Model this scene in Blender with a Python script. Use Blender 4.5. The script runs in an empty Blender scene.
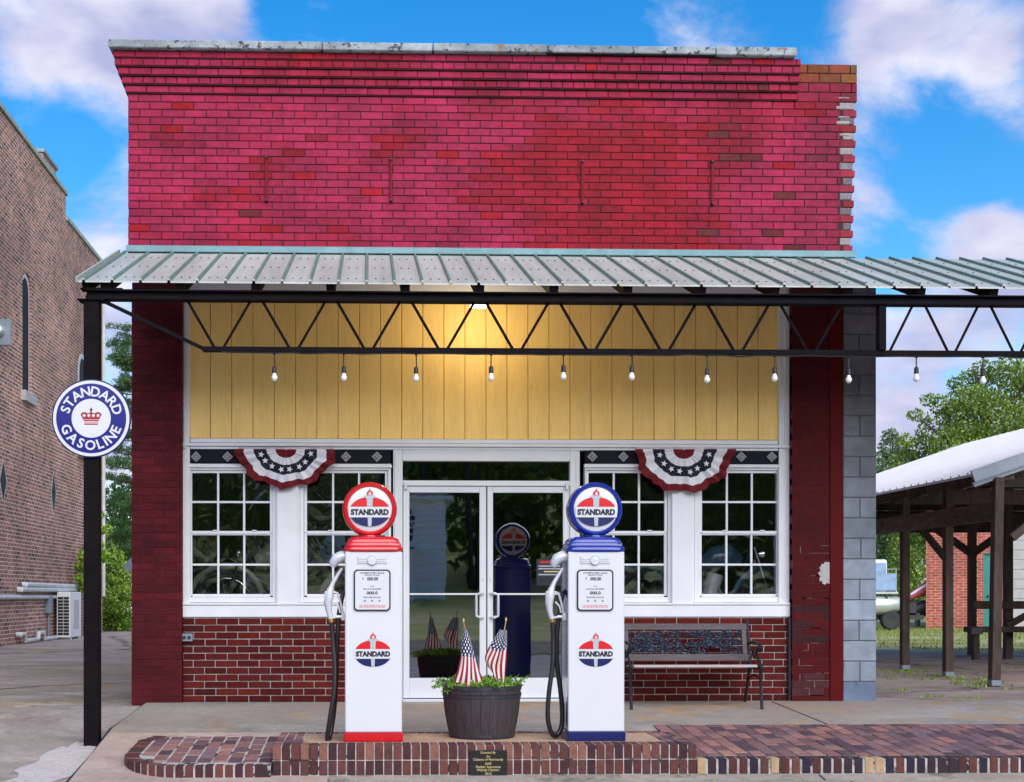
import bpy, math, random
from mathutils import Vector, noise
random.seed(7)
R = math.radians
PI = math.pi
# ------------------------------------------------------------------ camera
D, EYE, F = 12.5, 1.04, 1287.0           # metres to the facade, eye above shop floor, focal length in pixels
YAW = R(1.7); VPX, HOR = 369.0, 595.0    # vanishing point of lines square to the facade
PPX = VPX + F * math.tan(YAW)
scn = bpy.context.scene
cd = bpy.data.cameras.new('camera'); cam = bpy.data.objects.new('camera', cd)
scn.collection.objects.link(cam); scn.camera = cam
cam.location = (0, -D, EYE); cam.rotation_euler = (R(90), 0, -YAW)
cd.sensor_width = 36; cd.lens = 36 * F / 1024
cd.shift_x = (512 - PPX) / 1024; cd.shift_y = (HOR - 391) / 1024
cd.clip_start = .1; cd.clip_end = 3000
# ------------------------------------------------------------------ sky, sun, exposure
SUN_EL, SUN_AZ = R(33), R(164)           # azimuth clockwise from +Y (behind the camera, to the right)
world = bpy.data.worlds.new('World'); scn.world = world; world.use_nodes = True
nt = world.node_tree; nt.nodes.clear()
def wn(t, **k):
    n = nt.nodes.new(t)
    for a, b in k.items(): setattr(n, a, b)
    return n
def wl(a, b): nt.links.new(a, b)
sky = wn('ShaderNodeTexSky', sky_type='NISHITA', sun_disc=False, sun_elevation=SUN_EL, sun_rotation=SUN_AZ,
         air_density=1.0, dust_density=.6, ozone_density=3.0)
hs = wn('ShaderNodeHueSaturation'); hs.inputs['Saturation'].default_value = 1.42; hs.inputs['Value'].default_value = 1.0
wl(sky.outputs[0], hs.inputs['Color'])
tc = wn('ShaderNodeTexCoord')
mp = wn('ShaderNodeMapping'); mp.inputs['Scale'].default_value = (1, 1, 1.9); wl(tc.outputs['Generated'], mp.inputs[0])
nz = wn('ShaderNodeTexNoise'); nz.inputs['Scale'].default_value = 4.6; nz.inputs['Detail'].default_value = 9
nz.inputs['Roughness'].default_value = .60; nz.inputs['Distortion'].default_value = .35; wl(mp.outputs[0], nz.inputs[0])
def ray(px, py):
    u, v = (px - PPX) / F, (py - HOR) / F
    return Vector((math.sin(YAW) + u * math.cos(YAW), math.cos(YAW) - u * math.sin(YAW), -v))
acc = nz.outputs['Fac']
def madd(a, b, op='ADD'):
    m = wn('ShaderNodeMath', operation=op)
    for i, x in enumerate((a, b)):
        if isinstance(x, (int, float)): m.inputs[i].default_value = x
        else: wl(x, m.inputs[i])
    return m.outputs[0]
# clouds seen in the photograph (direction, angular radius, weight)
for px, py, rad, wgt in [(40, 5, .10, .22), (140, 20, .08, .20), (225, 30, .05, .20), (10, 70, .06, .12), (100, 240, .07, .26), (115, 330, .06, .22), (880, 25, .07, .19), (940, 35, .07, .22), (1010, 30, .05, .14), (985, 85, .04, .20),
                         (975, 225, .045, .18), (1010, 250, .05, .12), (880, 130, .07, .06), (60, 150, .07, -.14), (945, 150, .06, -.16), (1000, 170, .05, -.1), (480, 20, .22, -.05),
                         (910, 330, .06, .16), (985, 310, .05, .14), (1015, 120, .04, .1), (880, 200, .05, .05), (270, 5, .03, -.14), (800, 15, .05, -.10)]:
    d = wn('ShaderNodeVectorMath', operation='DISTANCE'); wl(tc.outputs['Generated'], d.inputs[0]); d.inputs[1].default_value = ray(px, py).normalized()
    mr = wn('ShaderNodeMapRange', interpolation_type='SMOOTHSTEP'); wl(d.outputs['Value'], mr.inputs[0])
    mr.inputs[1].default_value = 0; mr.inputs[2].default_value = rad; mr.inputs[3].default_value = wgt; mr.inputs[4].default_value = 0
    acc = madd(acc, mr.outputs[0])
spz = wn('ShaderNodeSeparateXYZ'); wl(tc.outputs['Generated'], spz.inputs[0])     # cover thickens towards the horizon all round
hz_ = wn('ShaderNodeMapRange', interpolation_type='SMOOTHSTEP'); wl(spz.outputs[2], hz_.inputs[0])
hz_.inputs[1].default_value = .02; hz_.inputs[2].default_value = .30; hz_.inputs[3].default_value = .24; hz_.inputs[4].default_value = 0
acc = madd(acc, hz_.outputs[0])
cr = wn('ShaderNodeMapRange', interpolation_type='SMOOTHSTEP'); wl(acc, cr.inputs[0])
cr.inputs[1].default_value = .50; cr.inputs[2].default_value = .72
n2 = wn('ShaderNodeTexNoise'); n2.inputs['Scale'].default_value = 9; n2.inputs['Detail'].default_value = 6; wl(mp.outputs[0], n2.inputs[0])
cc = wn('ShaderNodeValToRGB'); wl(n2.outputs['Fac'], cc.inputs[0])
cc.color_ramp.elements[0].position = .36; cc.color_ramp.elements[0].color = (2.3, 2.45, 3.8, 1)
cc.color_ramp.elements[1].position = .60; cc.color_ramp.elements[1].color = (4.4, 4.4, 5.1, 1)
mx = wn('ShaderNodeMix', data_type='RGBA'); wl(cr.outputs[0], mx.inputs[0]); wl(hs.outputs[0], mx.inputs[6]); wl(cc.outputs[0], mx.inputs[7])
bg = wn('ShaderNodeBackground'); bg.inputs[1].default_value = .11; wl(mx.outputs[2], bg.inputs[0])
wo = wn('ShaderNodeOutputWorld'); wl(bg.outputs[0], wo.inputs[0])
sd = bpy.data.lights.new('sun', 'SUN'); sd.energy = 2.6; sd.angle = R(75); sd.color = (1, .95, .88)
sun = bpy.data.objects.new('sun', sd); scn.collection.objects.link(sun)
sdir = Vector((math.sin(SUN_AZ) * math.cos(SUN_EL), math.cos(SUN_AZ) * math.cos(SUN_EL), math.sin(SUN_EL)))
sun.rotation_euler = sdir.to_track_quat('Z', 'Y').to_euler(); sun.location = (0, -20, 30)
vs = scn.view_settings; vs.view_transform = 'Standard'; vs.look = 'None'; vs.exposure = .90; vs.gamma = 1; vs.use_curve_mapping = False
scn.render.engine = 'CYCLES'; scn.render.resolution_x = 1024; scn.render.resolution_y = 782
# ------------------------------------------------------------------ photo pixel -> place on a known surface
CAM = Vector((0, -D, EYE))
def atY(px, py, Y):
    d = ray(px, py); return CAM + d * ((Y + D) / d.y)
def atX(px, py, X):
    d = ray(px, py); return CAM + d * (X / d.x)
def atZ(px, py, Z):
    d = ray(px, py); return CAM + d * ((Z - EYE) / d.z)
def gx(px, Y): return atY(px, HOR, Y).x
def gz(px, py, Y): return atY(px, py, Y).z
def S(r, g, b):
    def f(c):
        c /= 255; return c / 12.92 if c <= .04045 else ((c + .055) / 1.055) ** 2.4
    return (f(r), f(g), f(b))
def mixc(a, b, t): return tuple(x + (y - x) * t for x, y in zip(a, b))
# ------------------------------------------------------------------ materials
class NT:
    def __init__(s, name):
        s.m = bpy.data.materials.new(name); s.m.use_nodes = True; s.t = s.m.node_tree; s.t.nodes.clear()
        s.out = s.n('ShaderNodeOutputMaterial')
    def n(s, t, ins=None, **k):
        x = s.t.nodes.new(t)
        for a, b in k.items(): setattr(x, a, b)
        for a, b in (ins or {}).items():
            if isinstance(b, bpy.types.NodeSocket): s.t.links.new(b, x.inputs[a])
            else: x.inputs[a].default_value = b
        return x
    def noise(s, vec, scale, detail=5, rough=.6, dist=0):
        return s.n('ShaderNodeTexNoise', {'Vector': vec, 'Scale': scale, 'Detail': detail, 'Roughness': rough, 'Distortion': dist}).outputs['Fac']
    def mr(s, v, a, b, c=0, d=1):
        return s.n('ShaderNodeMapRange', {0: v, 1: a, 2: b, 3: c, 4: d}).outputs[0]
    def mix(s, fac, a, b, blend='MIX'):
        return s.n('ShaderNodeMix', {0: fac, 6: a, 7: b}, data_type='RGBA', blend_type=blend).outputs[2]
    def math(s, op, a, b): return s.n('ShaderNodeMath', {0: a, 1: b}, operation=op).outputs[0]
def c4(c): return (c[0], c[1], c[2], 1)
def M(name, col, rough=.6, metal=0, var=.18, vs=5, bump=0, bs=60, attr=False, spots=None, stretch=(1, 1, 1), spec=.5, coat=0, big=0):
    """principled surface: colour varied by fine and broad noise, optional chips (spots = colour, threshold, scale) and relief"""
    k = NT(name)
    tc = k.n('ShaderNodeTexCoord').outputs['Object']
    if stretch != (1, 1, 1): tc = k.n('ShaderNodeMapping', {0: tc, 3: stretch}).outputs[0]
    if attr:
        base = k.n('ShaderNodeAttribute', attribute_name='col').outputs['Color']
        geo = k.n('ShaderNodeNewGeometry').outputs['Position']; tc = geo
        if stretch != (1, 1, 1): tc = k.n('ShaderNodeMapping', {0: tc, 3: stretch}).outputs[0]
    else:
        rgb = k.n('ShaderNodeRGB'); rgb.outputs[0].default_value = c4(col); base = rgb.outputs[0]
    f = k.mr(k.noise(tc, vs), .3, .7, 1 - var, 1 + var)
    base = k.mix(1.0, base, k.n('ShaderNodeCombineXYZ', {0: f, 1: f, 2: f}).outputs[0], 'MULTIPLY')
    if big:
        f2 = k.mr(k.noise(tc, vs * .13, 3), .35, .65, 1 - big, 1 + big)
        base = k.mix(1.0, base, k.n('ShaderNodeCombineXYZ', {0: f2, 1: f2, 2: f2}).outputs[0], 'MULTIPLY')
    for sp in (spots or []):
        m = k.mr(k.noise(tc, sp[2], 6, .65), sp[1], sp[1] + .04)
        base = k.mix(m, base, c4(sp[0]))
    p = k.n('ShaderNodeBsdfPrincipled', {'Base Color': base, 'Roughness': rough, 'Metallic': metal})
    p.inputs['Specular IOR Level'].default_value = spec; p.inputs['Coat Weight'].default_value = coat; p.inputs['Coat Roughness'].default_value = .08
    if bump:
        b = k.n('ShaderNodeBump', {'Strength': bump, 'Distance': .01, 'Height': k.noise(tc, bs, 6, .65)})
        k.t.links.new(b.outputs[0], p.inputs['Normal'])
    k.t.links.new(p.outputs[0], k.out.inputs[0]); return k.m
def brick_tex(name, axes, cols, mortar, bw, rh, ms=.008, stain=None):
    k = NT(name); g = k.n('ShaderNodeNewGeometry').outputs['Position']; sp = k.n('ShaderNodeSeparateXYZ', {0: g})
    v = k.n('ShaderNodeCombineXYZ', {0: sp.outputs[axes[0]], 1: sp.outputs[axes[1]]}).outputs[0]
    wob = k.n('ShaderNodeVectorMath', {0: v, 1: k.n('ShaderNodeVectorMath', {0: k.n('ShaderNodeTexNoise', {'Vector': g, 'Scale': 3.0}).outputs['Color'], 1: (.012, .012, 0)}, operation='MULTIPLY').outputs[0]}, operation='ADD').outputs[0]
    def bt(c1, c2, m, off=(0, 0, 0)):
        b = k.n('ShaderNodeTexBrick', {'Vector': k.n('ShaderNodeVectorMath', {0: wob, 1: off}, operation='ADD').outputs[0], 'Color1': c4(c1), 'Color2': c4(c2), 'Mortar': c4(m), 'Scale': 1.0, 'Mortar Size': ms, 'Mortar Smooth': .15, 'Brick Width': bw, 'Row Height': rh, 'Bias': 0.0})
        return b
    a = bt(cols[0], cols[1], mortar); b = bt(cols[2], cols[3], mortar, (bw * 6, rh * 10, 0))
    base = k.mix(k.mr(k.noise(g, 2.6, 4), .42, .58), a.outputs[0], b.outputs[0])
    f = k.mr(k.noise(g, 9, 6), .3, .7, .72, 1.28)
    base = k.mix(1.0, base, k.n('ShaderNodeCombineXYZ', {0: f, 1: f, 2: f}).outputs[0], 'MULTIPLY')
    f = k.mr(k.noise(g, .45, 4), .35, .65, .72, 1.2)
    base = k.mix(1.0, base, k.n('ShaderNodeCombineXYZ', {0: f, 1: f, 2: f}).outputs[0], 'MULTIPLY')
    p = k.n('ShaderNodeBsdfPrincipled', {'Base Color': base, 'Roughness': .9})
    h = k.math('ADD', k.math('MULTIPLY', a.outputs['Fac'], -1.0), k.math('MULTIPLY', k.noise(g, 40), .5))
    bm = k.n('ShaderNodeBump', {'Strength': .8, 'Distance': .012, 'Height': h}); k.t.links.new(bm.outputs[0], p.inputs['Normal'])
    k.t.links.new(p.outputs[0], k.out.inputs[0]); return k.m
def ground_mat(name, cols, rough=.9, sc=(.5, 1, 1), bump=.35, spot=None, fine=90, streak=1.2, spot2=None, crack=0):
    k = NT(name); g = k.n('ShaderNodeNewGeometry').outputs['Position']
    v = k.n('ShaderNodeMapping', {0: g, 3: sc}).outputs[0]
    base = k.mix(k.mr(k.noise(v, streak, 8, .68, .6), .38, .62), c4(cols[0]), c4(cols[1]))
    base = k.mix(k.mr(k.noise(v, .55, 5, .6), .48, .66), base, c4(cols[2]))
    if spot: base = k.mix(k.mr(k.noise(g, spot[1], 6, .7), spot[2], spot[2] + .1, 0, spot[3]), base, c4(spot[0]))
    if spot2: base = k.mix(k.mr(k.noise(v, spot2[1], 7, .7, .4), spot2[2], spot2[2] + .14, 0, spot2[3]), base, c4(spot2[0]))
    f = k.mr(k.noise(g, 11, 6, .75), .3, .7, .84, 1.16)
    base = k.mix(1.0, base, k.n('ShaderNodeCombineXYZ', {0: f, 1: f, 2: f}).outputs[0], 'MULTIPLY')
    if crack:
        wv = k.n('ShaderNodeVectorMath', {0: g, 1: k.n('ShaderNodeVectorMath', {0: k.n('ShaderNodeTexNoise', {'Vector': g, 'Scale': 1.7, 'Detail': 6.0}).outputs['Color'], 1: (.9, .9, 0)}, operation='MULTIPLY').outputs[0]}, operation='ADD').outputs[0]
        ed = k.n('ShaderNodeTexVoronoi', {'Vector': wv, 'Scale': crack}, feature='DISTANCE_TO_EDGE').outputs[0]
        base = k.mix(k.mr(ed, .004, .010, .75, 0), base, c4((.03, .028, .026)))
    f = k.mr(k.noise(g, fine, 3, .8), .25, .75, .6, 1.4)
    base = k.mix(1.0, base, k.n('ShaderNodeCombineXYZ', {0: f, 1: f, 2: f}).outputs[0], 'MULTIPLY')
    p = k.n('ShaderNodeBsdfPrincipled', {'Base Color': base, 'Roughness': rough})
    bm = k.n('ShaderNodeBump', {'Strength': bump, 'Distance': .01, 'Height': k.noise(g, fine * .6, 6, .75)}); k.t.links.new(bm.outputs[0], p.inputs['Normal'])
    k.t.links.new(p.outputs[0], k.out.inputs[0]); return k.m
def glass_mat(name, refl, tint, wave=0, wsc=3.0):
    k = NT(name)
    t = k.n('ShaderNodeBsdfTransparent', {0: c4(tint)}); g = k.n('ShaderNodeBsdfGlossy', {'Color': (.95, .98, 1, 1), 'Roughness': .015})
    if wave:
        geo = k.n('ShaderNodeNewGeometry').outputs['Position']
        b = k.n('ShaderNodeBump', {'Strength': 1.0, 'Distance': wave, 'Height': k.noise(geo, wsc, 2, .5, .8)}); k.t.links.new(b.outputs[0], g.inputs['Normal'])
    fr = k.n('ShaderNodeFresnel', {0: 1.5}); fac = k.math('ADD', fr.outputs[0], refl - .04)
    m = k.n('ShaderNodeMixShader', {0: fac, 1: t.outputs[0], 2: g.outputs[0]}); k.t.links.new(m.outputs[0], k.out.inputs[0]); return k.m
def emit_mat(name, col, st):
    k = NT(name); e = k.n('ShaderNodeEmission', {0: c4(col), 1: st}); k.t.links.new(e.outputs[0], k.out.inputs[0]); return k.m
def leaf_mat(name):
    k = NT(name); c = k.n('ShaderNodeAttribute', attribute_name='col').outputs['Color']
    d = k.n('ShaderNodeBsdfPrincipled', {'Base Color': c, 'Roughness': .55}); t = k.n('ShaderNodeBsdfTranslucent', {0: k.mix(.5, c, (.25, .4, .03, 1))})
    m = k.n('ShaderNodeMixShader', {0: .3, 1: d.outputs[0], 2: t.outputs[0]}); k.t.links.new(m.outputs[0], k.out.inputs[0]); return k.m
def flag_mat():
    k = NT('flag_cloth'); uv = k.n('ShaderNodeUVMap').outputs[0]; sp = k.n('ShaderNodeSeparateXYZ', {0: uv}); U, V = sp.outputs[0], sp.outputs[1]
    st = k.math('GREATER_THAN', k.math('FRACT', k.math('MULTIPLY', V, 5.5), 0.0), .5)
    base = k.mix(st, c4(S(165, 20, 38)), c4((.8, .78, .76)))
    def cell(mu, mv, ou, ov):
        a = k.math('SUBTRACT', k.math('FRACT', k.math('ADD', k.math('MULTIPLY', U, mu), ou), 0), .5); b = k.math('SUBTRACT', k.math('FRACT', k.math('ADD', k.math('MULTIPLY', V, mv), ov), 0), .5)
        return k.math('LESS_THAN', k.math('ADD', k.math('MULTIPLY', a, a), k.math('MULTIPLY', b, b)), .045)
    stars = k.math('MAXIMUM', cell(11, 5, 0, 0), cell(11, 5, .5, .5))
    can = k.mix(stars, c4(S(22, 30, 84)), (.8, .8, .8, 1))
    base = k.mix(k.math('LESS_THAN', U, .43), base, can)
    d = k.n('ShaderNodeBsdfPrincipled', {'Base Color': base, 'Roughness': .7}); t = k.n('ShaderNodeBsdfTranslucent', {0: base})
    m = k.n('ShaderNodeMixShader', {0: .2, 1: d.outputs[0], 2: t.outputs[0]}); k.t.links.new(m.outputs[0], k.out.inputs[0]); return k.m

WHITE = (.75, .76, .79)
MT = {
 'brick': M('painted_brick', None, .65, spec=.18, var=.2, vs=16, big=.22, bump=.5, bs=70, attr=True, spots=[((.13, .04, .04), .66, 24), ((.04, .01, .014), .70, 45), ((.55, .45, .46), .80, 14)]),
 'brickplain': M('bare_brick', None, .85, spec=.2, var=.2, vs=20, bump=.5, bs=80, attr=True),
 'mortar_dark': M('painted_mortar', (.045, .006, .011), .8, var=.4, vs=9, bump=.6, bs=90, spots=[((.3, .24, .24), .76, 6)]),
 'mortar_grey': M('grey_mortar', (.33, .305, .295), .95, var=.25, vs=12, bump=.6, bs=90),
 'mortar_maroon': M('maroon_mortar', (.085, .008, .014), .8, var=.3, vs=9, bump=.4, spots=[((.4, .3, .28), .70, 9)]),
 'mortar_pave': M('paving_mortar', (.40, .37, .35), .95, var=.4, vs=14, bump=.6, bs=90, spots=[((.03, .025, .025), .55, 5)]),
 'coping': M('stone_coping', (.27, .30, .32), .85, var=.3, vs=9, bump=.6, bs=45, spots=[((.055, .055, .065), .56, 15), ((.26, .14, .09), .62, 4)], big=.2),
 'block': M('concrete_block', None, .92, var=.15, vs=8, bump=.6, bs=110, attr=True, spots=[((.10, .12, .15), .62, 2.5)], big=.3),
 'yellow': M('yellow_boards', (.99, .66, .205), .6, var=.07, vs=9, bump=.35, bs=30, stretch=(5, 5, .6), big=.05, spots=[((.45, .28, .08), .76, 9)]),
 'white': M('white_paint', WHITE, .5, var=.05, vs=4, bump=.12, bs=30, big=.04, spots=[((.42, .40, .38), .765, 7)]),
 'alu': M('white_aluminium', (.70, .71, .74), .35, var=.03, vs=4),
 'navy': M('navy_band', (.010, .011, .019), .75, var=.2, vs=8, spec=.15),
 'tileblue': M('tile_blue', (.30, .42, .55), .3, var=.2, vs=60), 'tiledark': M('tile_dark', (.03, .035, .05), .3), 'tileorange': M('tile_orange', (.52, .24, .13), .3, var=.2, vs=60),
 'glass': glass_mat('window_glass', .19, (.9, .93, .95), .010, 3.0), 'doorglass': glass_mat('door_glass', .30, (.16, .17, .18), .0005, 2.0),
 'teal': M('teal_flashing', (.13, .235, .26), .45, .3, var=.2, vs=6, spots=[((.4, .42, .42), .74, 6)]),
 'roof': M('galvanised_roof', (.44, .455, .415), .45, .15, var=.10, vs=5, stretch=(6, .5, .5), big=.12, bump=.06, bs=8, spots=[((.27, .26, .24), .70, 5)]),
 'rib': M('green_rib', (.13, .235, .20), .5, .2, var=.2, vs=8),
 'steel': M('dark_steel', (.007, .0055, .0065), .75, 0, var=.35, vs=9, bump=.2, bs=60, spec=.08, spots=[((.04, .013, .013), .70, 7)]),
 'screwdark': M('dark_screw', (.05, .045, .045), .8),  # even dark colour of the roof screws
 'red': M('red_enamel', S(196, 14, 22), .18, var=.04, vs=3, coat=.6), 'blue': M('blue_enamel', S(16, 42, 140), .18, var=.05, vs=3, coat=.6),
 'navyenamel': M('navy_enamel', S(14, 22, 88), .3, var=.04, vs=4, coat=.3),
 'pumpwhite': M('white_enamel', (.66, .67, .70), .22, var=.025, vs=2, coat=.5), 'print_white': M('print_white', (.63, .63, .65), .3, var=.02), 'print_red': M('print_red', S(205, 20, 30), .35, var=.04),
 'print_navy': M('print_navy', S(16, 24, 84), .35, var=.04), 'print_ink': M('print_ink', (.012, .012, .03), .4, var=.05), 'print_grey': M('print_grey', (.42, .47, .50), .35, var=.06),
 'signblue': M('sign_blue', S(20, 22, 118), .25, var=.06, vs=4, coat=.4), 'crownred': M('crown_red', S(150, 32, 44), .35), 'print_pink': M('print_pink', (.62, .22, .25), .4),
 'chrome': M('chrome', (.75, .77, .8), .12, 1, var=.03), 'silver': M('cast_aluminium', (.62, .64, .68), .32, .15, var=.06, vs=20), 'brass': M('brass', (.55, .33, .08), .35, .8),
 'rubber': M('black_rubber', (.012, .012, .014), .42, var=.2), 'black': M('black_iron', (.012, .015, .022), .45, .3, var=.3, vs=30, bump=.2),
 'filigree': M('blue_black_iron', (.022, .04, .065), .4, .4, var=.4, vs=40), 'slat': M('grey_wood', (.11, .09, .095), .7, var=.3, vs=10, stretch=(.8, 12, 12), bump=.3, bs=30, spots=[((.12, .09, .09), .64, 12)]),
 'cloth_red': M('cloth_red', S(104, 8, 22), .85, var=.15, vs=12), 'cloth_white': M('cloth_white', (.72, .72, .76), .85, var=.06, vs=12), 'cloth_navy': M('cloth_navy', (.012, .014, .03), .85, var=.2, vs=12),
 'barrel': M('barrel_staves', (.048, .034, .038), .75, var=.3, vs=8, stretch=(6, 6, .6), bump=.4, bs=30), 'hoop': M('barrel_hoop', (.06, .065, .08), .5, .6, var=.3, vs=14),
 'soil': M('potting_soil', (.04, .028, .02), .95, bump=.6, bs=60), 'leaf': leaf_mat('leaf'), 'flag': flag_mat(), 'stick': M('flag_stick', (.45, .30, .12), .5),
 'bark': M('bark', (.09, .07, .055), .9, var=.3, vs=9, bump=.8, bs=20), 'timber': M('weathered_timber', (.075, .05, .038), .85, var=.35, vs=7, stretch=(3, 3, .7), bump=.4, bs=30, big=.25, spots=[((.24, .2, .17), .68, 8)]),
 'timberlit': M('lit_weathered_timber', (.15, .11, .08), .85, var=.35, vs=7, stretch=(3, .7, 3), bump=.4, bs=30, big=.25, spots=[((.30, .26, .22), .62, 6)]), 'slatpale': M('pale_seat_wood', (.42, .37, .37), .7, var=.2, vs=10, stretch=(.8, 12, 12)),  # shed beam timber: paler from weathering and from sunlight put into its colour
 'barnroof': M('white_sheet_roof', (.60, .585, .62), .4, .1, var=.05, vs=3), 'barntrim': M('grey_trim', (.30, .34, .40), .45, .2),
 'oldbrick': brick_tex('old_brick', (1, 2), [S(192, 128, 106), S(126, 86, 74), S(172, 112, 92), S(84, 58, 52)], S(208, 194, 182), .235, .082, .009),
 'farbrick': brick_tex('far_brick', (0, 2), [S(172, 84, 66), S(160, 76, 60), S(178, 92, 72), S(150, 70, 56)], S(178, 150, 138), .24, .085, .010),
 'stone': M('pale_stone', (.42, .40, .38), .9, var=.2, vs=9, bump=.3), 'copperedge': M('verdigris_coping', (.30, .37, .33), .7, var=.25, vs=6), 'darkvoid': M('dark_recess', (.02, .02, .022), .8),
 'winframe': M('old_window_frame', (.50, .50, .52), .6, var=.12), 'acwhite': M('cream_casing', (.68, .67, .67), .4, var=.04), 'pvc': M('white_pipe', (.55, .56, .56), .45, var=.12), 'greybox': M('grey_box', (.22, .27, .31), .45, .1, var=.1),
 'green': M('green_door', S(64, 132, 124), .5, var=.12, vs=3), 'wallgrey': M('grey_siding', (.45, .44, .44), .8, var=.1),
 'interior': M('shop_interior', (.07, .066, .064), .8, var=.2), 'tyre': M('tyre', (.02, .02, .022), .7), 'tank': M('tank_cream', (.35, .36, .28), .25, coat=.6), 'tankblue': M('tank_blue', (.05, .12, .2), .25, coat=.6),
 'siding': M('white_clapboard', (.84, .84, .84), .6, var=.05, vs=3), 'shingle': M('roof_shingle', (.12, .12, .125), .85, var=.2), 'dark_pane': M('dark_pane', (.015, .017, .02), .6, spec=.1),
 'lampon': emit_mat('lamp_lens', (1, .85, .6), 5), 'bulbglass': M('bulb_glass', (.80, .80, .78), .12, var=.02, coat=.5), 'plaque': M('black_plaque', (.012, .012, .013), .35), 'gold': M('gold_letters', (.62, .50, .20), .4, .3, var=.08),
 'pontoon': M('brushed_aluminium', (.50, .54, .52), .35, .5, var=.12), 'deckblue': M('blue_canvas', (.22, .33, .50), .6), 'awredcover': M('red_canvas', (.45, .08, .11), .6), 'trailer': M('trailer_steel', (.02, .02, .025), .5),
 'drive': ground_mat('driveway_asphalt', [S(170, 158, 150), S(132, 120, 112), S(132, 122, 106)], sc=(.65, 1.0, 1), spot=(S(166, 136, 70), .7, .55, .65), streak=1.1, spot2=(S(214, 198, 190), 1.1, .55, .8), crack=.12),
 'road': ground_mat('road_surface', [S(158, 152, 152), S(118, 114, 116), S(140, 136, 138)], spot=(S(90, 86, 90), 2.5, .58, .6)),
 'lot': ground_mat('lot_concrete', [S(176, 156, 146), S(138, 120, 110), S(150, 126, 112)], sc=(.4, 1, 1), spot=(S(122, 112, 66), 1.1, .58, .7), spot2=(S(206, 186, 170), .9, .55, .7), crack=.3),
 'walk': ground_mat('sidewalk_concrete', [S(158, 150, 142), S(134, 128, 122), S(146, 132, 120)], sc=(.6, 1, 1), spot=(S(168, 132, 92), 1.0, .53, .7), bump=.25, fine=100, spot2=(S(100, 96, 94), 1.6, .56, .7)),
 'aggregate': ground_mat('exposed_aggregate', [S(184, 164, 152), S(164, 144, 132), S(174, 152, 138)], bump=.5, fine=150, spot=(S(158, 132, 116), 6, .56, .6)),
 'gutter': ground_mat('gutter_concrete', [S(170, 156, 146), S(140, 130, 120), S(152, 140, 128)], bump=.4, spot=(S(84, 84, 62), 2.2, .55, .7)),
 'whitepatch': ground_mat('white_spill', [S(198, 190, 186), S(176, 168, 164), S(188, 180, 176)], bump=.3, spot=(S(170, 160, 158), 9, .64, .7)),
 'islandtop': ground_mat('island_aggregate', [S(188, 158, 134), S(164, 134, 112), S(176, 146, 120)], bump=.6, fine=110, spot=(S(120, 92, 74), 5, .60, .7)),
 'field': ground_mat('field_grass', [S(132, 144, 66), S(158, 154, 92), S(186, 168, 136)], bump=.8, fine=30),
 'roadpaint': M('yellow_line', (.5, .45, .2), .8, var=.3, vs=9),
 'blades': leaf_mat('grass_blade'),
 'gravel': ground_mat('gravel_bed', [S(120, 110, 104), S(84, 76, 72), S(100, 92, 88)], bump=1, fine=12),
}
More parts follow.
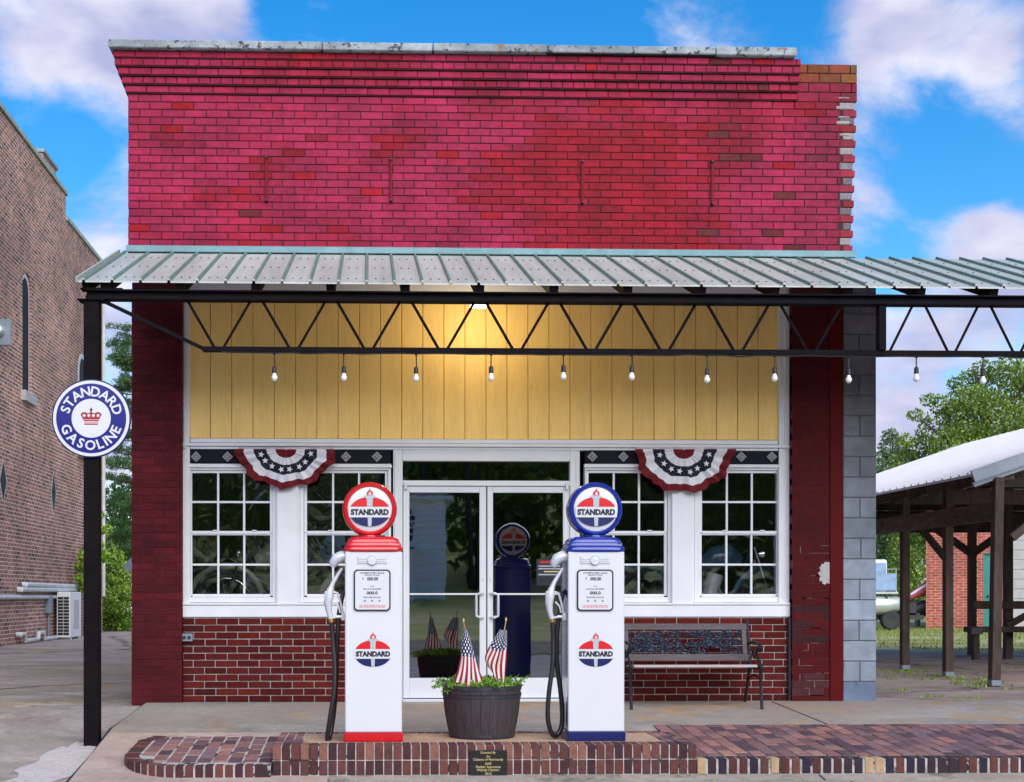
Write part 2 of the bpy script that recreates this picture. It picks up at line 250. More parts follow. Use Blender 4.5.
# ------------------------------------------------------------------ mesh building
class MB:
    def __init__(s): s.v, s.f, s.m, s.c, s.uv = [], [], [], [], None
    def face(s, pts, mi=0, col=None):
        b = len(s.v); s.v += [tuple(p) for p in pts]; s.f.append(tuple(range(b, b + len(pts)))); s.m.append(mi); s.c.append(col)
    def add(s, vs_, fs, mi=0, col=None):
        b = len(s.v); s.v += [tuple(p) for p in vs_]
        for f in fs: s.f.append(tuple(b + i for i in f)); s.m.append(mi); s.c.append(col)
        return s
    def box(s, x0, x1, y0, y1, z0, z1, bev=0, mi=0, col=None, fn=None):
        if x0 > x1: x0, x1 = x1, x0
        if y0 > y1: y0, y1 = y1, y0
        if z0 > z1: z0, z1 = z1, z0
        vs_, fs = box_data(x0, x1, y0, y1, z0, z1, bev)
        if fn: vs_ = [fn(Vector(p)) for p in vs_]
        return s.add(vs_, fs, mi, col)
    def bar(s, a, b, w, h, mi=0, up=(0, 0, 1), bev=0, col=None):
        a, b = Vector(a), Vector(b); d = b - a; L = d.length; d.normalize(); u = Vector(up)
        r = d.cross(u)
        if r.length < 1e-4: r = d.cross(Vector((0, 1, 0)))
        r.normalize(); u = r.cross(d)
        vs_, fs = box_data(-w / 2, w / 2, 0, L, -h / 2, h / 2, bev)
        return s.add([a + r * p[0] + d * p[1] + u * p[2] for p in vs_], fs, mi, col)
    def tube(s, path, r, n=8, mi=0, caps=True, col=None):
        P = [Vector(p) for p in path]; N = len(P); rr = r if isinstance(r, (list, tuple)) else [r] * N
        b = len(s.v); ref = None
        for i, p in enumerate(P):
            t = (P[min(i + 1, N - 1)] - P[max(i - 1, 0)]).normalized()
            if ref is None: ref = t.orthogonal().normalized()
            a = (ref - t * ref.dot(t)).normalized(); ref = a; c = t.cross(a)
            for k in range(n):
                an = 2 * PI * k / n; s.v.append(tuple(p + (a * math.cos(an) + c * math.sin(an)) * rr[i]))
        for i in range(N - 1):
            for k in range(n):
                s.f.append((b + i * n + k, b + i * n + (k + 1) % n, b + (i + 1) * n + (k + 1) % n, b + (i + 1) * n + k)); s.m.append(mi); s.c.append(col)
        if caps:
            s.f.append(tuple(b + k for k in reversed(range(n)))); s.f.append(tuple(b + (N - 1) * n + k for k in range(n))); s.m += [mi] * 2; s.c += [col] * 2
        return s
    def prism(s, poly, y0, y1, mi=0, col=None, side=None):
        """poly in (x, z), seen from -Y; extruded between y0 (front) and y1"""
        n = len(poly); b = len(s.v)
        s.v += [(x, y0, z) for x, z in poly] + [(x, y1, z) for x, z in poly]
        s.f.append(tuple(b + i for i in range(n))); s.m.append(mi); s.c.append(col)
        s.f.append(tuple(b + n + i for i in reversed(range(n)))); s.m.append(mi); s.c.append(col)
        for i in range(n):
            j = (i + 1) % n; s.f.append((b + j, b + i, b + n + i, b + n + j)); s.m.append(mi if side is None else side); s.c.append(col)
        return s
    def lathe(s, prof, n=32, c=(0, 0, 0), axis='z', mi=0, col=None, closed=True):
        b = len(s.v); c = Vector(c)
        for r, h in prof:
            for k in range(n):
                a = 2 * PI * k / n; x, y = r * math.cos(a), r * math.sin(a)
                p = (x, y, h) if axis == 'z' else ((x, h, y) if axis == 'y' else (h, x, y))
                s.v.append(tuple(c + Vector(p)))
        for i in range(len(prof) - 1):
            for k in range(n):
                s.f.append((b + i * n + k, b + i * n + (k + 1) % n, b + (i + 1) * n + (k + 1) % n, b + (i + 1) * n + k)); s.m.append(mi); s.c.append(col)
        return s
    def grid(s, fn, nu, nv, mi=0, uvfn=None):
        b = len(s.v)
        for i in range(nu + 1):
            for j in range(nv + 1): s.v.append(tuple(fn(i / nu, j / nv)))
        if uvfn is not None and s.uv is None: s.uv = {}
        for i in range(nu):
            for j in range(nv):
                a = b + i * (nv + 1) + j; s.f.append((a, a + nv + 1, a + nv + 2, a + 1)); s.m.append(mi); s.c.append(None)
                if uvfn: s.uv[len(s.f) - 1] = [uvfn(i / nu, j / nv), uvfn((i + 1) / nu, j / nv), uvfn((i + 1) / nu, (j + 1) / nv), uvfn(i / nu, (j + 1) / nv)]
        return s
    def mesh(s, name, mats, smooth=False, off=Vector((0, 0, 0))):
        me = bpy.data.meshes.new(name)
        me.from_pydata([(p[0] - off.x, p[1] - off.y, p[2] - off.z) for p in s.v], [], s.f)
        for m in mats: me.materials.append(MT[m])
        me.polygons.foreach_set('material_index', s.m)
        if smooth: me.polygons.foreach_set('use_smooth', [True] * len(s.f))
        if any(c is not None for c in s.c):
            at = me.color_attributes.new('col', 'FLOAT_COLOR', 'CORNER'); buf = []
            for f, c in zip(s.f, s.c): buf += list(c4(c or (.5, .5, .5))) * len(f)
            at.data.foreach_set('color', buf)
        if s.uv is not None:
            ul = me.uv_layers.new(name='UVMap'); buf = []
            for i, f in enumerate(s.f):
                for q in (s.uv.get(i) or [(0, 0)] * len(f)): buf += list(q)
            ul.data.foreach_set('uv', buf)
        me.update(); return me
    def build(s, name, mats, parent=None, smooth=False, loc=None):
        if isinstance(mats, str): mats = [mats]
        off = wloc(parent) + (Vector(loc) if loc else Vector((0, 0, 0)))
        if loc: off = Vector(loc)
        o = bpy.data.objects.new(name, s.mesh(name, mats, smooth, off)); scn.collection.objects.link(o)
        if parent: o.parent = parent
        if loc: o.location = Vector(loc) - wloc(parent)
        if smooth:
            try:
                o.data.set_sharp_from_angle(angle=R(40))
            except Exception: pass
        return o
def box_data(x0, x1, y0, y1, z0, z1, bev=0):
    if not bev:
        return ([(x0, y0, z0), (x1, y0, z0), (x1, y1, z0), (x0, y1, z0), (x0, y0, z1), (x1, y0, z1), (x1, y1, z1), (x0, y1, z1)],
                [(0, 3, 2, 1), (4, 5, 6, 7), (0, 1, 5, 4), (1, 2, 6, 5), (2, 3, 7, 6), (3, 0, 4, 7)])
    X, Y, Z = (x0, x1), (y0, y1), (z0, z1); bx = by = bz = bev
    vs_, idx = [], {}
    for i in (0, 1):
        for j in (0, 1):
            for k in (0, 1):
                for a in range(3):
                    p = [X[i], Y[j], Z[k]]
                    for q in range(3):
                        if q != a: p[q] += bev * (1 if (i, j, k)[q] == 0 else -1)
                    idx[(i, j, k, a)] = len(vs_); vs_.append(tuple(p))
    fs = []
    for a in range(3):
        b, c = (a + 1) % 3, (a + 2) % 3
        for sd_ in (0, 1):
            q = []
            for (u, w) in ((0, 0), (1, 0), (1, 1), (0, 1)):
                t = [0, 0, 0]; t[a] = sd_; t[b] = u; t[c] = w; q.append(idx[(t[0], t[1], t[2], a)])
            fs.append(tuple(q) if sd_ else tuple(reversed(q)))
        for u in (0, 1):                    # edges running along axis a
            for w in (0, 1):
                t0 = [0, 0, 0]; t0[b] = u; t0[c] = w; t1 = list(t0); t1[a] = 1
                q = (idx[(*t0, b)], idx[(*t0, c)], idx[(*t1, c)], idx[(*t1, b)])
                fs.append(q if (u ^ w) else tuple(reversed(q)))
    for i in (0, 1):
        for j in (0, 1):
            for k in (0, 1):
                q = (idx[(i, j, k, 0)], idx[(i, j, k, 1)], idx[(i, j, k, 2)]); fs.append(q if (i + j + k) % 2 else tuple(reversed(q)))
    return vs_, fs
def wloc(o):
    v = Vector((0, 0, 0))
    while o: v += o.location; o = o.parent
    return v
def tag(o, label=None, cat=None, group=None, kind=None):
    for k, v in (('label', label), ('category', cat), ('group', group), ('kind', kind)):
        if v: o[k] = v
    return o
def thing(name, label, cat, loc=(0, 0, 0), group=None):
    o = bpy.data.objects.new(name, None); scn.collection.objects.link(o); o.location = loc; o.empty_display_size = .2
    return tag(o, label, cat, group)
def part(name, mat, parent, *boxes, bev=.003):
    b = MB()
    for q in boxes: b.box(*q, bev=bev)
    return b.build(name, mat, parent)
def inst(name, me, parent, loc, scale=(1, 1, 1), rot=(0, 0, 0)):
    o = bpy.data.objects.new(name, me); scn.collection.objects.link(o); o.parent = parent
    o.location = Vector(loc) - wloc(parent); o.scale = scale; o.rotation_euler = rot; return o
_tc = {}
def text_data(body, bold=.0):
    """outline of a line of writing as (verts, faces), height of a capital = 1, centred on x, base at 0"""
    key = (body, bold)
    if key in _tc: return _tc[key]
    cu = bpy.data.curves.new('t', 'FONT'); cu.body = body; cu.align_x = 'CENTER'; cu.offset = bold; cu.resolution_u = 3
    o = bpy.data.objects.new('t', cu); scn.collection.objects.link(o)
    dg = bpy.context.evaluated_depsgraph_get(); me = bpy.data.meshes.new_from_object(o.evaluated_get(dg))
    vs_ = [(v.co.x, v.co.y) for v in me.vertices]; fs = [tuple(p.vertices) for p in me.polygons]
    bpy.data.objects.remove(o); bpy.data.curves.remove(cu); bpy.data.meshes.remove(me)
    _tc[key] = (vs_, fs); return vs_, fs
def put_text(mb, body, cx, cz, y, width=None, height=None, bold=.0, mi=0, rot=0):
    vs_, fs = text_data(body, bold)
    x0 = min(v[0] for v in vs_); x1 = max(v[0] for v in vs_); z0 = min(v[1] for v in vs_); z1 = max(v[1] for v in vs_)
    sz = height / (z1 - z0) if height else width / (x1 - x0); sx = width / (x1 - x0) if width else sz
    out = []
    for x, z in vs_:
        x = (x - (x0 + x1) / 2) * sx; z = (z - (z0 + z1) / 2) * sz
        out.append((cx + x * math.cos(rot) - z * math.sin(rot), y, cz + x * math.sin(rot) + z * math.cos(rot)))
    mb.add(out, fs, mi)
def N2(x, y, z=0): return noise.noise(Vector((x, y, z)))
# ------------------------------------------------------------------ the ground
def zg(y):
    pts = [(-400, 60), (-120, 24), (-80, 4), (-70, 2.2), (-45, .6), (-26, -.3), (-20, -.46), (-9, -.46), (-5, -.38), (-3.2, -.31), (-1.75, -.215), (0, -.03), (6, 0), (400, 0)]
    for (a, za), (b, zb) in zip(pts, pts[1:]):
        if y <= b: return za + (zb - za) * (max(y, a) - a) / (b - a)
    return 0
def sheet(name, mat, x0, x1, ys, dz, nx=8, wob=0):
    b = MB()
    xs = [x0 + (x1 - x0) * i / nx for i in range(nx + 1)]
    for ya, yb in zip(ys, ys[1:]):
        for xa, xb in zip(xs, xs[1:]): b.face([(xa, ya, zg(ya) + dz), (xb, ya, zg(ya) + dz), (xb, yb, zg(yb) + dz), (xa, yb, zg(yb) + dz)])
    return tag(b.build(name, mat), kind='structure')
sheet('ground', 'field', -400, 400, [-400, -120, -80, -70, -45, -26, -20, -9, -5, -3.2, -1.75, 0, 6, 60, 400], -.03, 4)
sheet('road', 'road', -120, 120, [-19, -9, -5, -3.9], -.004)
sheet('gravel_bed', 'gravel', -120, 120, [-25.5, -20], -.004)
sheet('driveway', 'drive', -40, -2.16, [-3.9, -3.2, -1.75, 0, 6, 26.5], 0)
sheet('concrete_lot', 'lot', 4.62, 40, [.02, 6, 11.2], 0)
# sidewalk: slabs falling gently to the kerb, dark joints between them
walk = MB().box(-2.15, 30, -4.6, .5, -.60, -.36).build('sidewalk', 'gutter'); tag(walk, kind='structure')
def wz(y):
    if y >= -1.6: return .0438 * y
    return -.07 - (min(-1.6 - y, 1.6)) * .14375
def slab(x0, x1, y0, y1, mat):
    def fn(p): return Vector((p.x, p.y, p.z if p.z < -.3 else wz(p.y) - (.004 if p.z < 0 else 0)))
    b = MB(); ys = sorted({y0, y1} | ({-1.6} if y0 < -1.6 < y1 else set()))
    for ya, yb in zip(ys, ys[1:]): b.box(x0, x1, ya, yb, -.35, .0, fn=fn)
    return b.build('concrete_slab', mat, walk)
slab(-2.15, 3.92, -1.79, 0.02, 'walk'); slab(3.945, 8.9, -1.79, .02, 'walk'); slab(8.93, 20, -1.79, .02, 'walk')
slab(-2.15, -.3, -3.24, -1.805, 'aggregate'); slab(-.28, 3.3, -3.24, -1.805, 'gutter'); slab(3.32, 20, -3.24, -1.805, 'gutter')
for xa, xb in ((-2.15, 1.2), (1.22, 3.46), (3.49, 8), (8.02, 20)):
    MB().box(xa, xb, -4.6, -3.26, -.40, -.303, bev=.006).build('concrete_slab', 'aggregate' if xa < 0 or xa > 3 else 'gutter', walk)
gp = MB(); yv = [0.0, -.9, -1.6, -1.79, -2.4, -3.24]
for ya, yb in zip(yv, yv[1:]):
    e0, e1 = .012 * math.sin(ya * 3.1), .012 * math.sin(yb * 3.1)
    gp.face([(-2.175 - e0, ya, wz(ya) - .012), (-2.175 - e1, yb, wz(yb) - .012), (-2.149, yb, wz(yb) - .010), (-2.149, ya, wz(ya) - .010)])
    gp.face([(-2.175 - e0, ya, wz(ya) - .012), (-2.175 - e0, ya, -.36), (-2.175 - e1, yb, -.36), (-2.175 - e1, yb, wz(yb) - .012)])
gp.build('edge_gap_shade', 'rubber', walk)  # dark strip: shadow of the gap and step put into its colour
# white spill by the awning post
b = MB(); pts = []
for k in range(60):
    a = 2 * PI * k / 60; r = 1 + .35 * N2(3 * math.cos(a), 3 * math.sin(a), 4) + .22 * N2(9 * math.cos(a), 9 * math.sin(a), 9)
    x = -2.34 + .27 * r * math.cos(a); y = -2.55 + 1.0 * r * math.sin(a)
    x = min(x, -2.185)
    if y < -3.0: x += (y + 3.0) * .5
    pts.append((x, y, zg(y) + .006))
for k in range(60):
    q = pts[k], pts[(k + 1) % 60]; b.face([(-2.34, -2.55, zg(-2.55) + .008), q[0], q[1]])
tag(b.build('white_spill', 'whitepatch'), kind='structure')
# ------------------------------------------------------------------ brick machinery
def pal(*cs): return [S(*c) for c in cs]
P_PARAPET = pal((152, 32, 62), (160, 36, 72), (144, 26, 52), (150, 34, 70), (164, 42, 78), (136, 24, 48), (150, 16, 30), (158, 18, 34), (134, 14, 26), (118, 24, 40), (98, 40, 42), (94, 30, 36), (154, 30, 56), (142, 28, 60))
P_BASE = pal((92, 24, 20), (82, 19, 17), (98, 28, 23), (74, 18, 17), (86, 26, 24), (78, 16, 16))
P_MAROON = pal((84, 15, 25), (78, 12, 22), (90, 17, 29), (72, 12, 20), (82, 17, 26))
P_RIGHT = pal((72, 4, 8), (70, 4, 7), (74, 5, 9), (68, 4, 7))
P_PAVE = pal((140, 102, 98), (128, 92, 92), (112, 82, 86), (150, 108, 100), (104, 80, 86), (134, 96, 90), (122, 98, 102), (94, 74, 82), (84, 66, 74))
P_ROW = pal((98, 60, 56), (84, 50, 50), (106, 66, 60), (74, 47, 49), (90, 58, 57), (66, 44, 48))
specs = []          # (wall, x0, x1, yfront, z0, z1, depth, colour, material)
def courses(wall, xa, xb, y, z0, z1, n, L, joint, colf, mat='brick', dep=.07, half=0, jog=.0015, headers=False):
    h = (z1 - z0) / n
    for i in range(n):
        zb, zt = z0 + i * h + joint / 2, z0 + (i + 1) * h - joint / 2
        P = L / 2 if headers else L
        x = xa - (P / 2 if (i + half) % 2 else 0) + random.uniform(-.01, .01)
        while x < xb - .012:
            a, c = max(x, xa) + joint / 2 * (x > xa), min(x + P, xb) - joint / 2 * (x + P < xb)
            if c - a > .02:
                col = colf((a + c) / 2, (zb + zt) / 2, i)
                specs.append((wall, a, c, y + random.uniform(-jog, jog), zb + random.uniform(-.001, .001), zt + random.uniform(-.001, .001), dep, col, mat))
            x += P
# ------------------------------------------------------------------ the shop
shop = thing('shop_building', 'red painted brick gas station shop with yellow boarded front and white windows', 'building', (1.1, 0, 0))
X0, X1 = gx(128, 0), gx(852, 0)
XC1 = gx(797, 0)
YS = .10
ZW = gz(400, 97, 0)
zb0 = 4.18
par = part('parapet_wall', 'mortar_dark', shop, (X0 + .004, X1 - .03, .008, .30, zb0, gz(500, 66, 0)), bev=0)
part('parapet_wall', 'mortar_dark', shop, (X0 - .05, XC1 - .004, .02, .30, gz(500, 66, 0), gz(300, 53, 0)), bev=0)
def col_par(x, z, i):
    n = N2(x * .55, z * 1.0, 1.3) + .35 * N2(x * 2.1, z * 3, 5)
    r = random.random()
    if x > XC1 and z > 6.02: return S(*random.choice([(112, 62, 34), (126, 78, 42), (104, 74, 50), (128, 60, 40)]))
    pe = .010 + .07 * max(0, 1 - abs(x - 4.0) / .9) + .05 * max(0, 1 - abs(x + .9) / .5) * (z < 5.3)
    n2_ = N2(x * 1.3 + 7, z * 2.2, 8.1)
    c = mixc(S(150, 34, 68), S(140, 16, 34), max(0, min(1, .35 + n * 1.5))); c = mixc(c, S(118, 16, 34), max(0, min(.6, n2_ * 1.2)))
    q = random.uniform(.86, 1.13); c = tuple(v_ * q for v_ in c)
    if r < pe: c = random.choice(P_PARAPET[9:12])
    elif r > .985: c = random.choice(P_PARAPET[6:9])
    if x > XC1: c = mixc(c, S(118, 32, 56), .5)
    return c
ncr = 23
courses(par, X0, X1 - .12, 0, ZW - ncr * (ZW - zb0) / ncr, ZW, ncr, .213, .0075, col_par, half=1)
hc = (ZW - zb0) / ncr
for i in range(ncr):                                   # toothed right end with grey and white patched headers
    zb, zt = zb0 + i * hc + .004, zb0 + (i + 1) * hc - .004; xr = X1 + .0022 * i
    pale = (i % 2 == 0); xs = X1 - .118 + (.03 if i % 3 == 0 else 0)
    if pale: specs.append((par, xs, xr - .02, .004, zb, zt, .07, S(*random.choice([(150, 140, 140), (128, 120, 128), (112, 96, 104)])), 'brickplain'))
    else: specs.append((par, xs - .0, xr, 0, zb, zt, .07, mixc(random.choice(P_PARAPET), S(130, 60, 60), .4), 'brick'))
nup = 4; zt0 = gz(830, 64, 0)
courses(par, XC1 + .003, X1 + .05, 0, ZW, zt0, nup, .213, .008, col_par, half=0)
part('parapet_wall', 'mortar_dark', shop, (XC1 + .01, X1 + .03, .012, .3, gz(500, 66, 0) + .002, zt0 - .004), bev=0)
for q in range(5):                                     # loose mortar lumps on the patched end
    zz = ZW - .35 + .09 * q + random.uniform(0, .05); MB().box(X1 - .16 + random.uniform(0, .06), X1 - .02, -.003, .05, zz, zz + random.uniform(.02, .04), bev=.008).build('mortar_patch', 'mortar_grey', shop)
# stepped cornice: five courses, each farther out than the one below
zc0, zc1 = ZW, gz(400, 53, -.12); hh = (zc1 - zc0) / 5
for i in range(5):
    pr = (.022, .050, .078, .104, .112)[i]; xa = X0 - pr * 1.05
    part('cornice_course', 'mortar_dark', shop, (xa + .006, XC1 - .002, -pr + .010, .1, zc0 + i * hh + .002, zc0 + (i + 1) * hh - .002), bev=0)
    courses(par, xa, XC1, -pr, zc0 + i * hh + .008, zc0 + (i + 1) * hh - .001, 1, .213, .006, col_par, half=i // 2, headers=(i in (1, 3)), dep=.1)
zk0, zk1 = zc1 + .004, gz(400, 42.5, -.17)
cuts = [gx(108, -.17), gx(322, -.17), gx(433, -.17), gx(548, -.17), gx(716, -.17), gx(797.5, -.17)]
for a, c in zip(cuts, cuts[1:]):
    MB().box(a + .004, c - .004, -.17, .30, zk0 + random.uniform(-.003, .003), zk1 + random.uniform(-.004, .004), bev=.008).build('coping_stone', 'coping', shop)
part('coping_bed', 'darkvoid', shop, (cuts[0] + .02, cuts[-1] - .02, -.155, .29, zk0, zk1 - .012), bev=0)
for px, t, bt in ((266.5, 157, 202), (391, 159, 202), (582.6, 161, 204), (712.6, 161, 205)):
    x = gx(px, -.02); o = part('wall_anchor', 'red', shop, (x - .013, x + .013, -.022, 0, gz(px, bt, 0), gz(px, t, 0)))
    o.data.materials[0] = MT['cloth_red']
    for yy in (t + 1, bt - 1): MB().lathe([(0, -.035), (.012, -.034), (.016, -.022), (.016, .0)], 8, (x, 0, gz(px, yy, 0)), 'y').build('bolt', 'black', o)
# side, back and roof of the building, shop inside
DEP = 9
XP0, XP1 = gx(131.5, 0), gx(843, 0)
part('side_wall', 'mortar_maroon', shop, (X0 + .02, X0 + .25, .31, DEP, 0, 5.9), (X1 - .27, X1 - .04, .31, DEP, 0, 5.7), bev=0)
part('back_wall', 'mortar_maroon', shop, (X0 + .02, X1 - .04, DEP, DEP + .25, 0, 5.6), bev=0)
part('roof', 'shingle', shop, (X0 + .25, X1 - .27, .31, DEP, 5.2, 5.3), bev=0)
part('shop_floor', 'interior', shop, (X0 + .25, X1 - .27, .3, DEP, -.05, .01), bev=0)
part('shop_ceiling', 'interior', shop, (X0 + .25, X1 - .27, .26, DEP, 3.0, 3.1), bev=0)
part('partition_wall', 'interior', shop, (X0 + .26, X1 - .28, 4.6, 4.7, .01, 3.0), bev=0)
part('lintel_wall', 'interior', shop, (X0 + .1, X1 - .1, .20, .30, 2.62, 4.18), bev=0)
# pillars
pl = part('pillar', 'mortar_maroon', shop, (XP0 + .004, gx(181.5, 0), .006, .31, -.03, 4.18), bev=0)
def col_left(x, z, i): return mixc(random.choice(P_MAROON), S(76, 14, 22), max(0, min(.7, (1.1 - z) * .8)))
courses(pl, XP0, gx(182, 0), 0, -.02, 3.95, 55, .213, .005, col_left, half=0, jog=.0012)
pr_ = part('pillar', 'mortar_maroon', shop, (gx(792, 0), gx(843, 0), .004, .31, -.03, 4.18), bev=0)
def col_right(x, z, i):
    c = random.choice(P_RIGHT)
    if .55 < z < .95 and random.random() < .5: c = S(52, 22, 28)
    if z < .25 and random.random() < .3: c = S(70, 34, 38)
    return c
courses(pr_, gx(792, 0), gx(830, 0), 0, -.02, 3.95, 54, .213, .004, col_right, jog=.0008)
part('corner_board', 'cornerred', shop) if False else None
MT['mortar_joint'] = M('dark_paving_joint', (.075, .065, .062), .95, var=.4, vs=12, bump=.6, bs=90, spots=[((.25, .22, .2), .62, 4)])
MT['mortar_pillar'] = M('pillar_mortar', (.20, .13, .13), .95, var=.5, vs=30)
MT['boardgap'] = M('board_groove', (.30, .17, .05), .8)
MT['cornerred'] = M('red_board', S(84, 4, 9), .65, spec=.15, var=.1, vs=6, stretch=(6, 6, .5), spots=[((.30, .22, .24), .80, 12)])
part('corner_board', 'cornerred', shop, (gx(830.3, -.012), gx(843, -.012), -.012, .2, -.02, 3.95))
b = MB()                                               # bare mortar traces and a bare patch on the right pillar
for q in range(30):
    z = random.choice([.05, .1, .2, .28, .36, .5, .58, .72, 1.0, 1.15, 1.22, 1.33, 1.42, 1.5]) + random.uniform(-.006, .006); zr = -.02 + round((z + .02) / (3.97 / 54)) * 3.97 / 54
    x = random.uniform(gx(796, 0), gx(824, 0)); w = random.uniform(.03, .17)
    if random.random() < .75: b.box(x, min(x + w, gx(829, 0)), -.0025, .02, zr - .0022, zr + .0022)
    else: b.box(x, x + .006, -.0025, .02, zr, zr + .066)
tag(b.build('mortar_trace', 'mortar_pillar', shop), kind='stuff')
pts = [(818, 573), (820.5, 571), (819.5, 567), (821, 566.4), (821.5, 563.6), (824, 564.2), (825, 562), (829.6, 562.3), (829.6, 584), (826.5, 582.8), (825.6, 584.6), (822.6, 583.8), (822, 580.5), (819.8, 581.6), (819.4, 578.6), (820.6, 576.8)]
MB().prism([(gx(p, -.003), gz(p, q, -.003)) for p, q in pts], -.003, .01).build('bare_patch', 'stone', shop)
# concrete block pier
XB0, XB1 = gx(843.4, 0), gx(877, 0)
pier = part('block_pier', 'mortar_grey', shop, (XB0 + .004, XB1 - .006, .012, .55, -.02, 4.1), bev=0); pier.data.materials[0] = M('block_mortar', (.13, .14, .16), .9, var=.3)
nb = 20
for i in range(nb):
    h = 4.02 / nb; zb, zt = -.01 + i * h, -.01 + (i + 1) * h - .008
    lo = max(0, min(1, (zb - .9) / 1.8)); base = mixc(S(142, 152, 166), S(104, 104, 108), lo)  # upper blocks darker: shade under the awning and stains put into the colour
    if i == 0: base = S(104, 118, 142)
    cuts = [XB0, XB1] if i % 2 == 0 else [XB0, XB0 + (XB1 - XB0) * random.choice([.48, .5, .53]), XB1]
    for a, c in zip(cuts, cuts[1:]):
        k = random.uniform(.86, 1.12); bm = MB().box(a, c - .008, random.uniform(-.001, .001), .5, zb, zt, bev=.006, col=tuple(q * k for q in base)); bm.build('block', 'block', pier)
# lower brick panels
ZSB = gz(300, 617.5, YS)
bwl = part('base_wall', 'mortar_grey', shop, (gx(182, 0) + .004, gx(393, YS), .067, .2, -.02, ZSB), bev=0)
bwr = part('base_wall', 'mortar_grey', shop, (gx(580, YS), gx(791.5, 0) - .004, .067, .2, -.02, ZSB), bev=0)
def col_base(x, z, i): return random.choice(P_BASE)
for bl, xa, xb in ((bwl, gx(183, .06), gx(393, .06)), (bwr, gx(580, .06), gx(790.5, .06))):
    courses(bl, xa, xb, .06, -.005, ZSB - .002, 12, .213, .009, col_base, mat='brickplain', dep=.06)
part('drain_pipe', 'black', shop, (gx(788, .03), gx(791, .03), .02, .05, 0, ZSB), bev=.004)
# yellow boarding
xa, xb, z0, z1 = gx(189, .12), gx(779, .12), gz(400, 439, .12), gz(400, 292, .12)
part('board_backing', 'boardgap', shop, (xa, xb, .135, .19, z0, z1), bev=0)
nbd = 28; w = (xb - xa) / nbd
for i in range(nbd):
    MB().box(xa + i * w + .0025, xa + (i + 1) * w - .0025, .118 + random.uniform(-.001, .001), .134, z0 + .002, z1 - .002, bev=.004).build('board', 'yellow', shop)
    nl = MB()
    for zz in (z0 + .12, z0 + .5, z0 + .9, z1 - .15): nl.lathe([(.004, -.001), (0, -.0015)], 6, (xa + (i + .12) * w + random.uniform(-.01, .01), .1165, zz + random.uniform(-.03, .03)), 'y')
    tag(nl.build('nail', 'tileorange', shop), kind='stuff')
part('trim', 'white', shop, (gx(182.3, YS), gx(190, YS), .085, .2, ZSB, gz(186, 280, YS)))
part('trim', 'white', shop, (gx(184, YS), gx(187.5, YS), .07, .084, gz(186, 449, YS), gz(186, 280, YS)))
part('trim', 'white', shop, (gx(778.5, YS), gx(790.5, YS), .085, .2, ZSB, gz(786, 280, YS)))
part('trim', 'white', shop, (gx(784, YS), gx(788.5, YS), .07, .084, gz(786, 449, YS), gz(786, 280, YS)))
part('trim', 'white', shop, (gx(190.3, YS), gx(778.2, YS), .09, .2, z1 + .002, z1 + .22))
for q, (ya, yb, yy) in enumerate(((439, 443.2, .075), (443.5, 446.5, .062), (446.8, 449.6, .088))):
    part('trim', 'white', shop, (gx(182.5 if q == 1 else 190.3, yy), gx(790 if q == 1 else 778.2, yy), yy, .2, gz(400, yb, yy), gz(400, ya, yy)))
# navy tile band with diamonds
for pa, pb, ds in ((190.3, 391, (196, 227.5, 346, 377)), (585, 778.2, (592.5, 623.5, 741.5, 772))):
    o = part('tile_band', 'navy', shop, (gx(pa, YS), gx(pb, YS), .098, .2, gz(300, 463, YS), gz(300, 450, YS)))
    for dx in ds:
        cx, cz = gx(dx, .09), gz(dx, 456.6, .09); m = MB()
        for k, (r, yy) in enumerate(((.050, .092), (.039, .089), (.031, .086), (.019, .083), (.010, .080))):
            m.prism([(cx - r, cz), (cx, cz - r), (cx + r, cz), (cx, cz + r)], yy, .0985, (0, 1, 2, 1, 0)[k])
        m.build('diamond_tile', ['tileblue', 'tiledark', 'tileorange'], o)
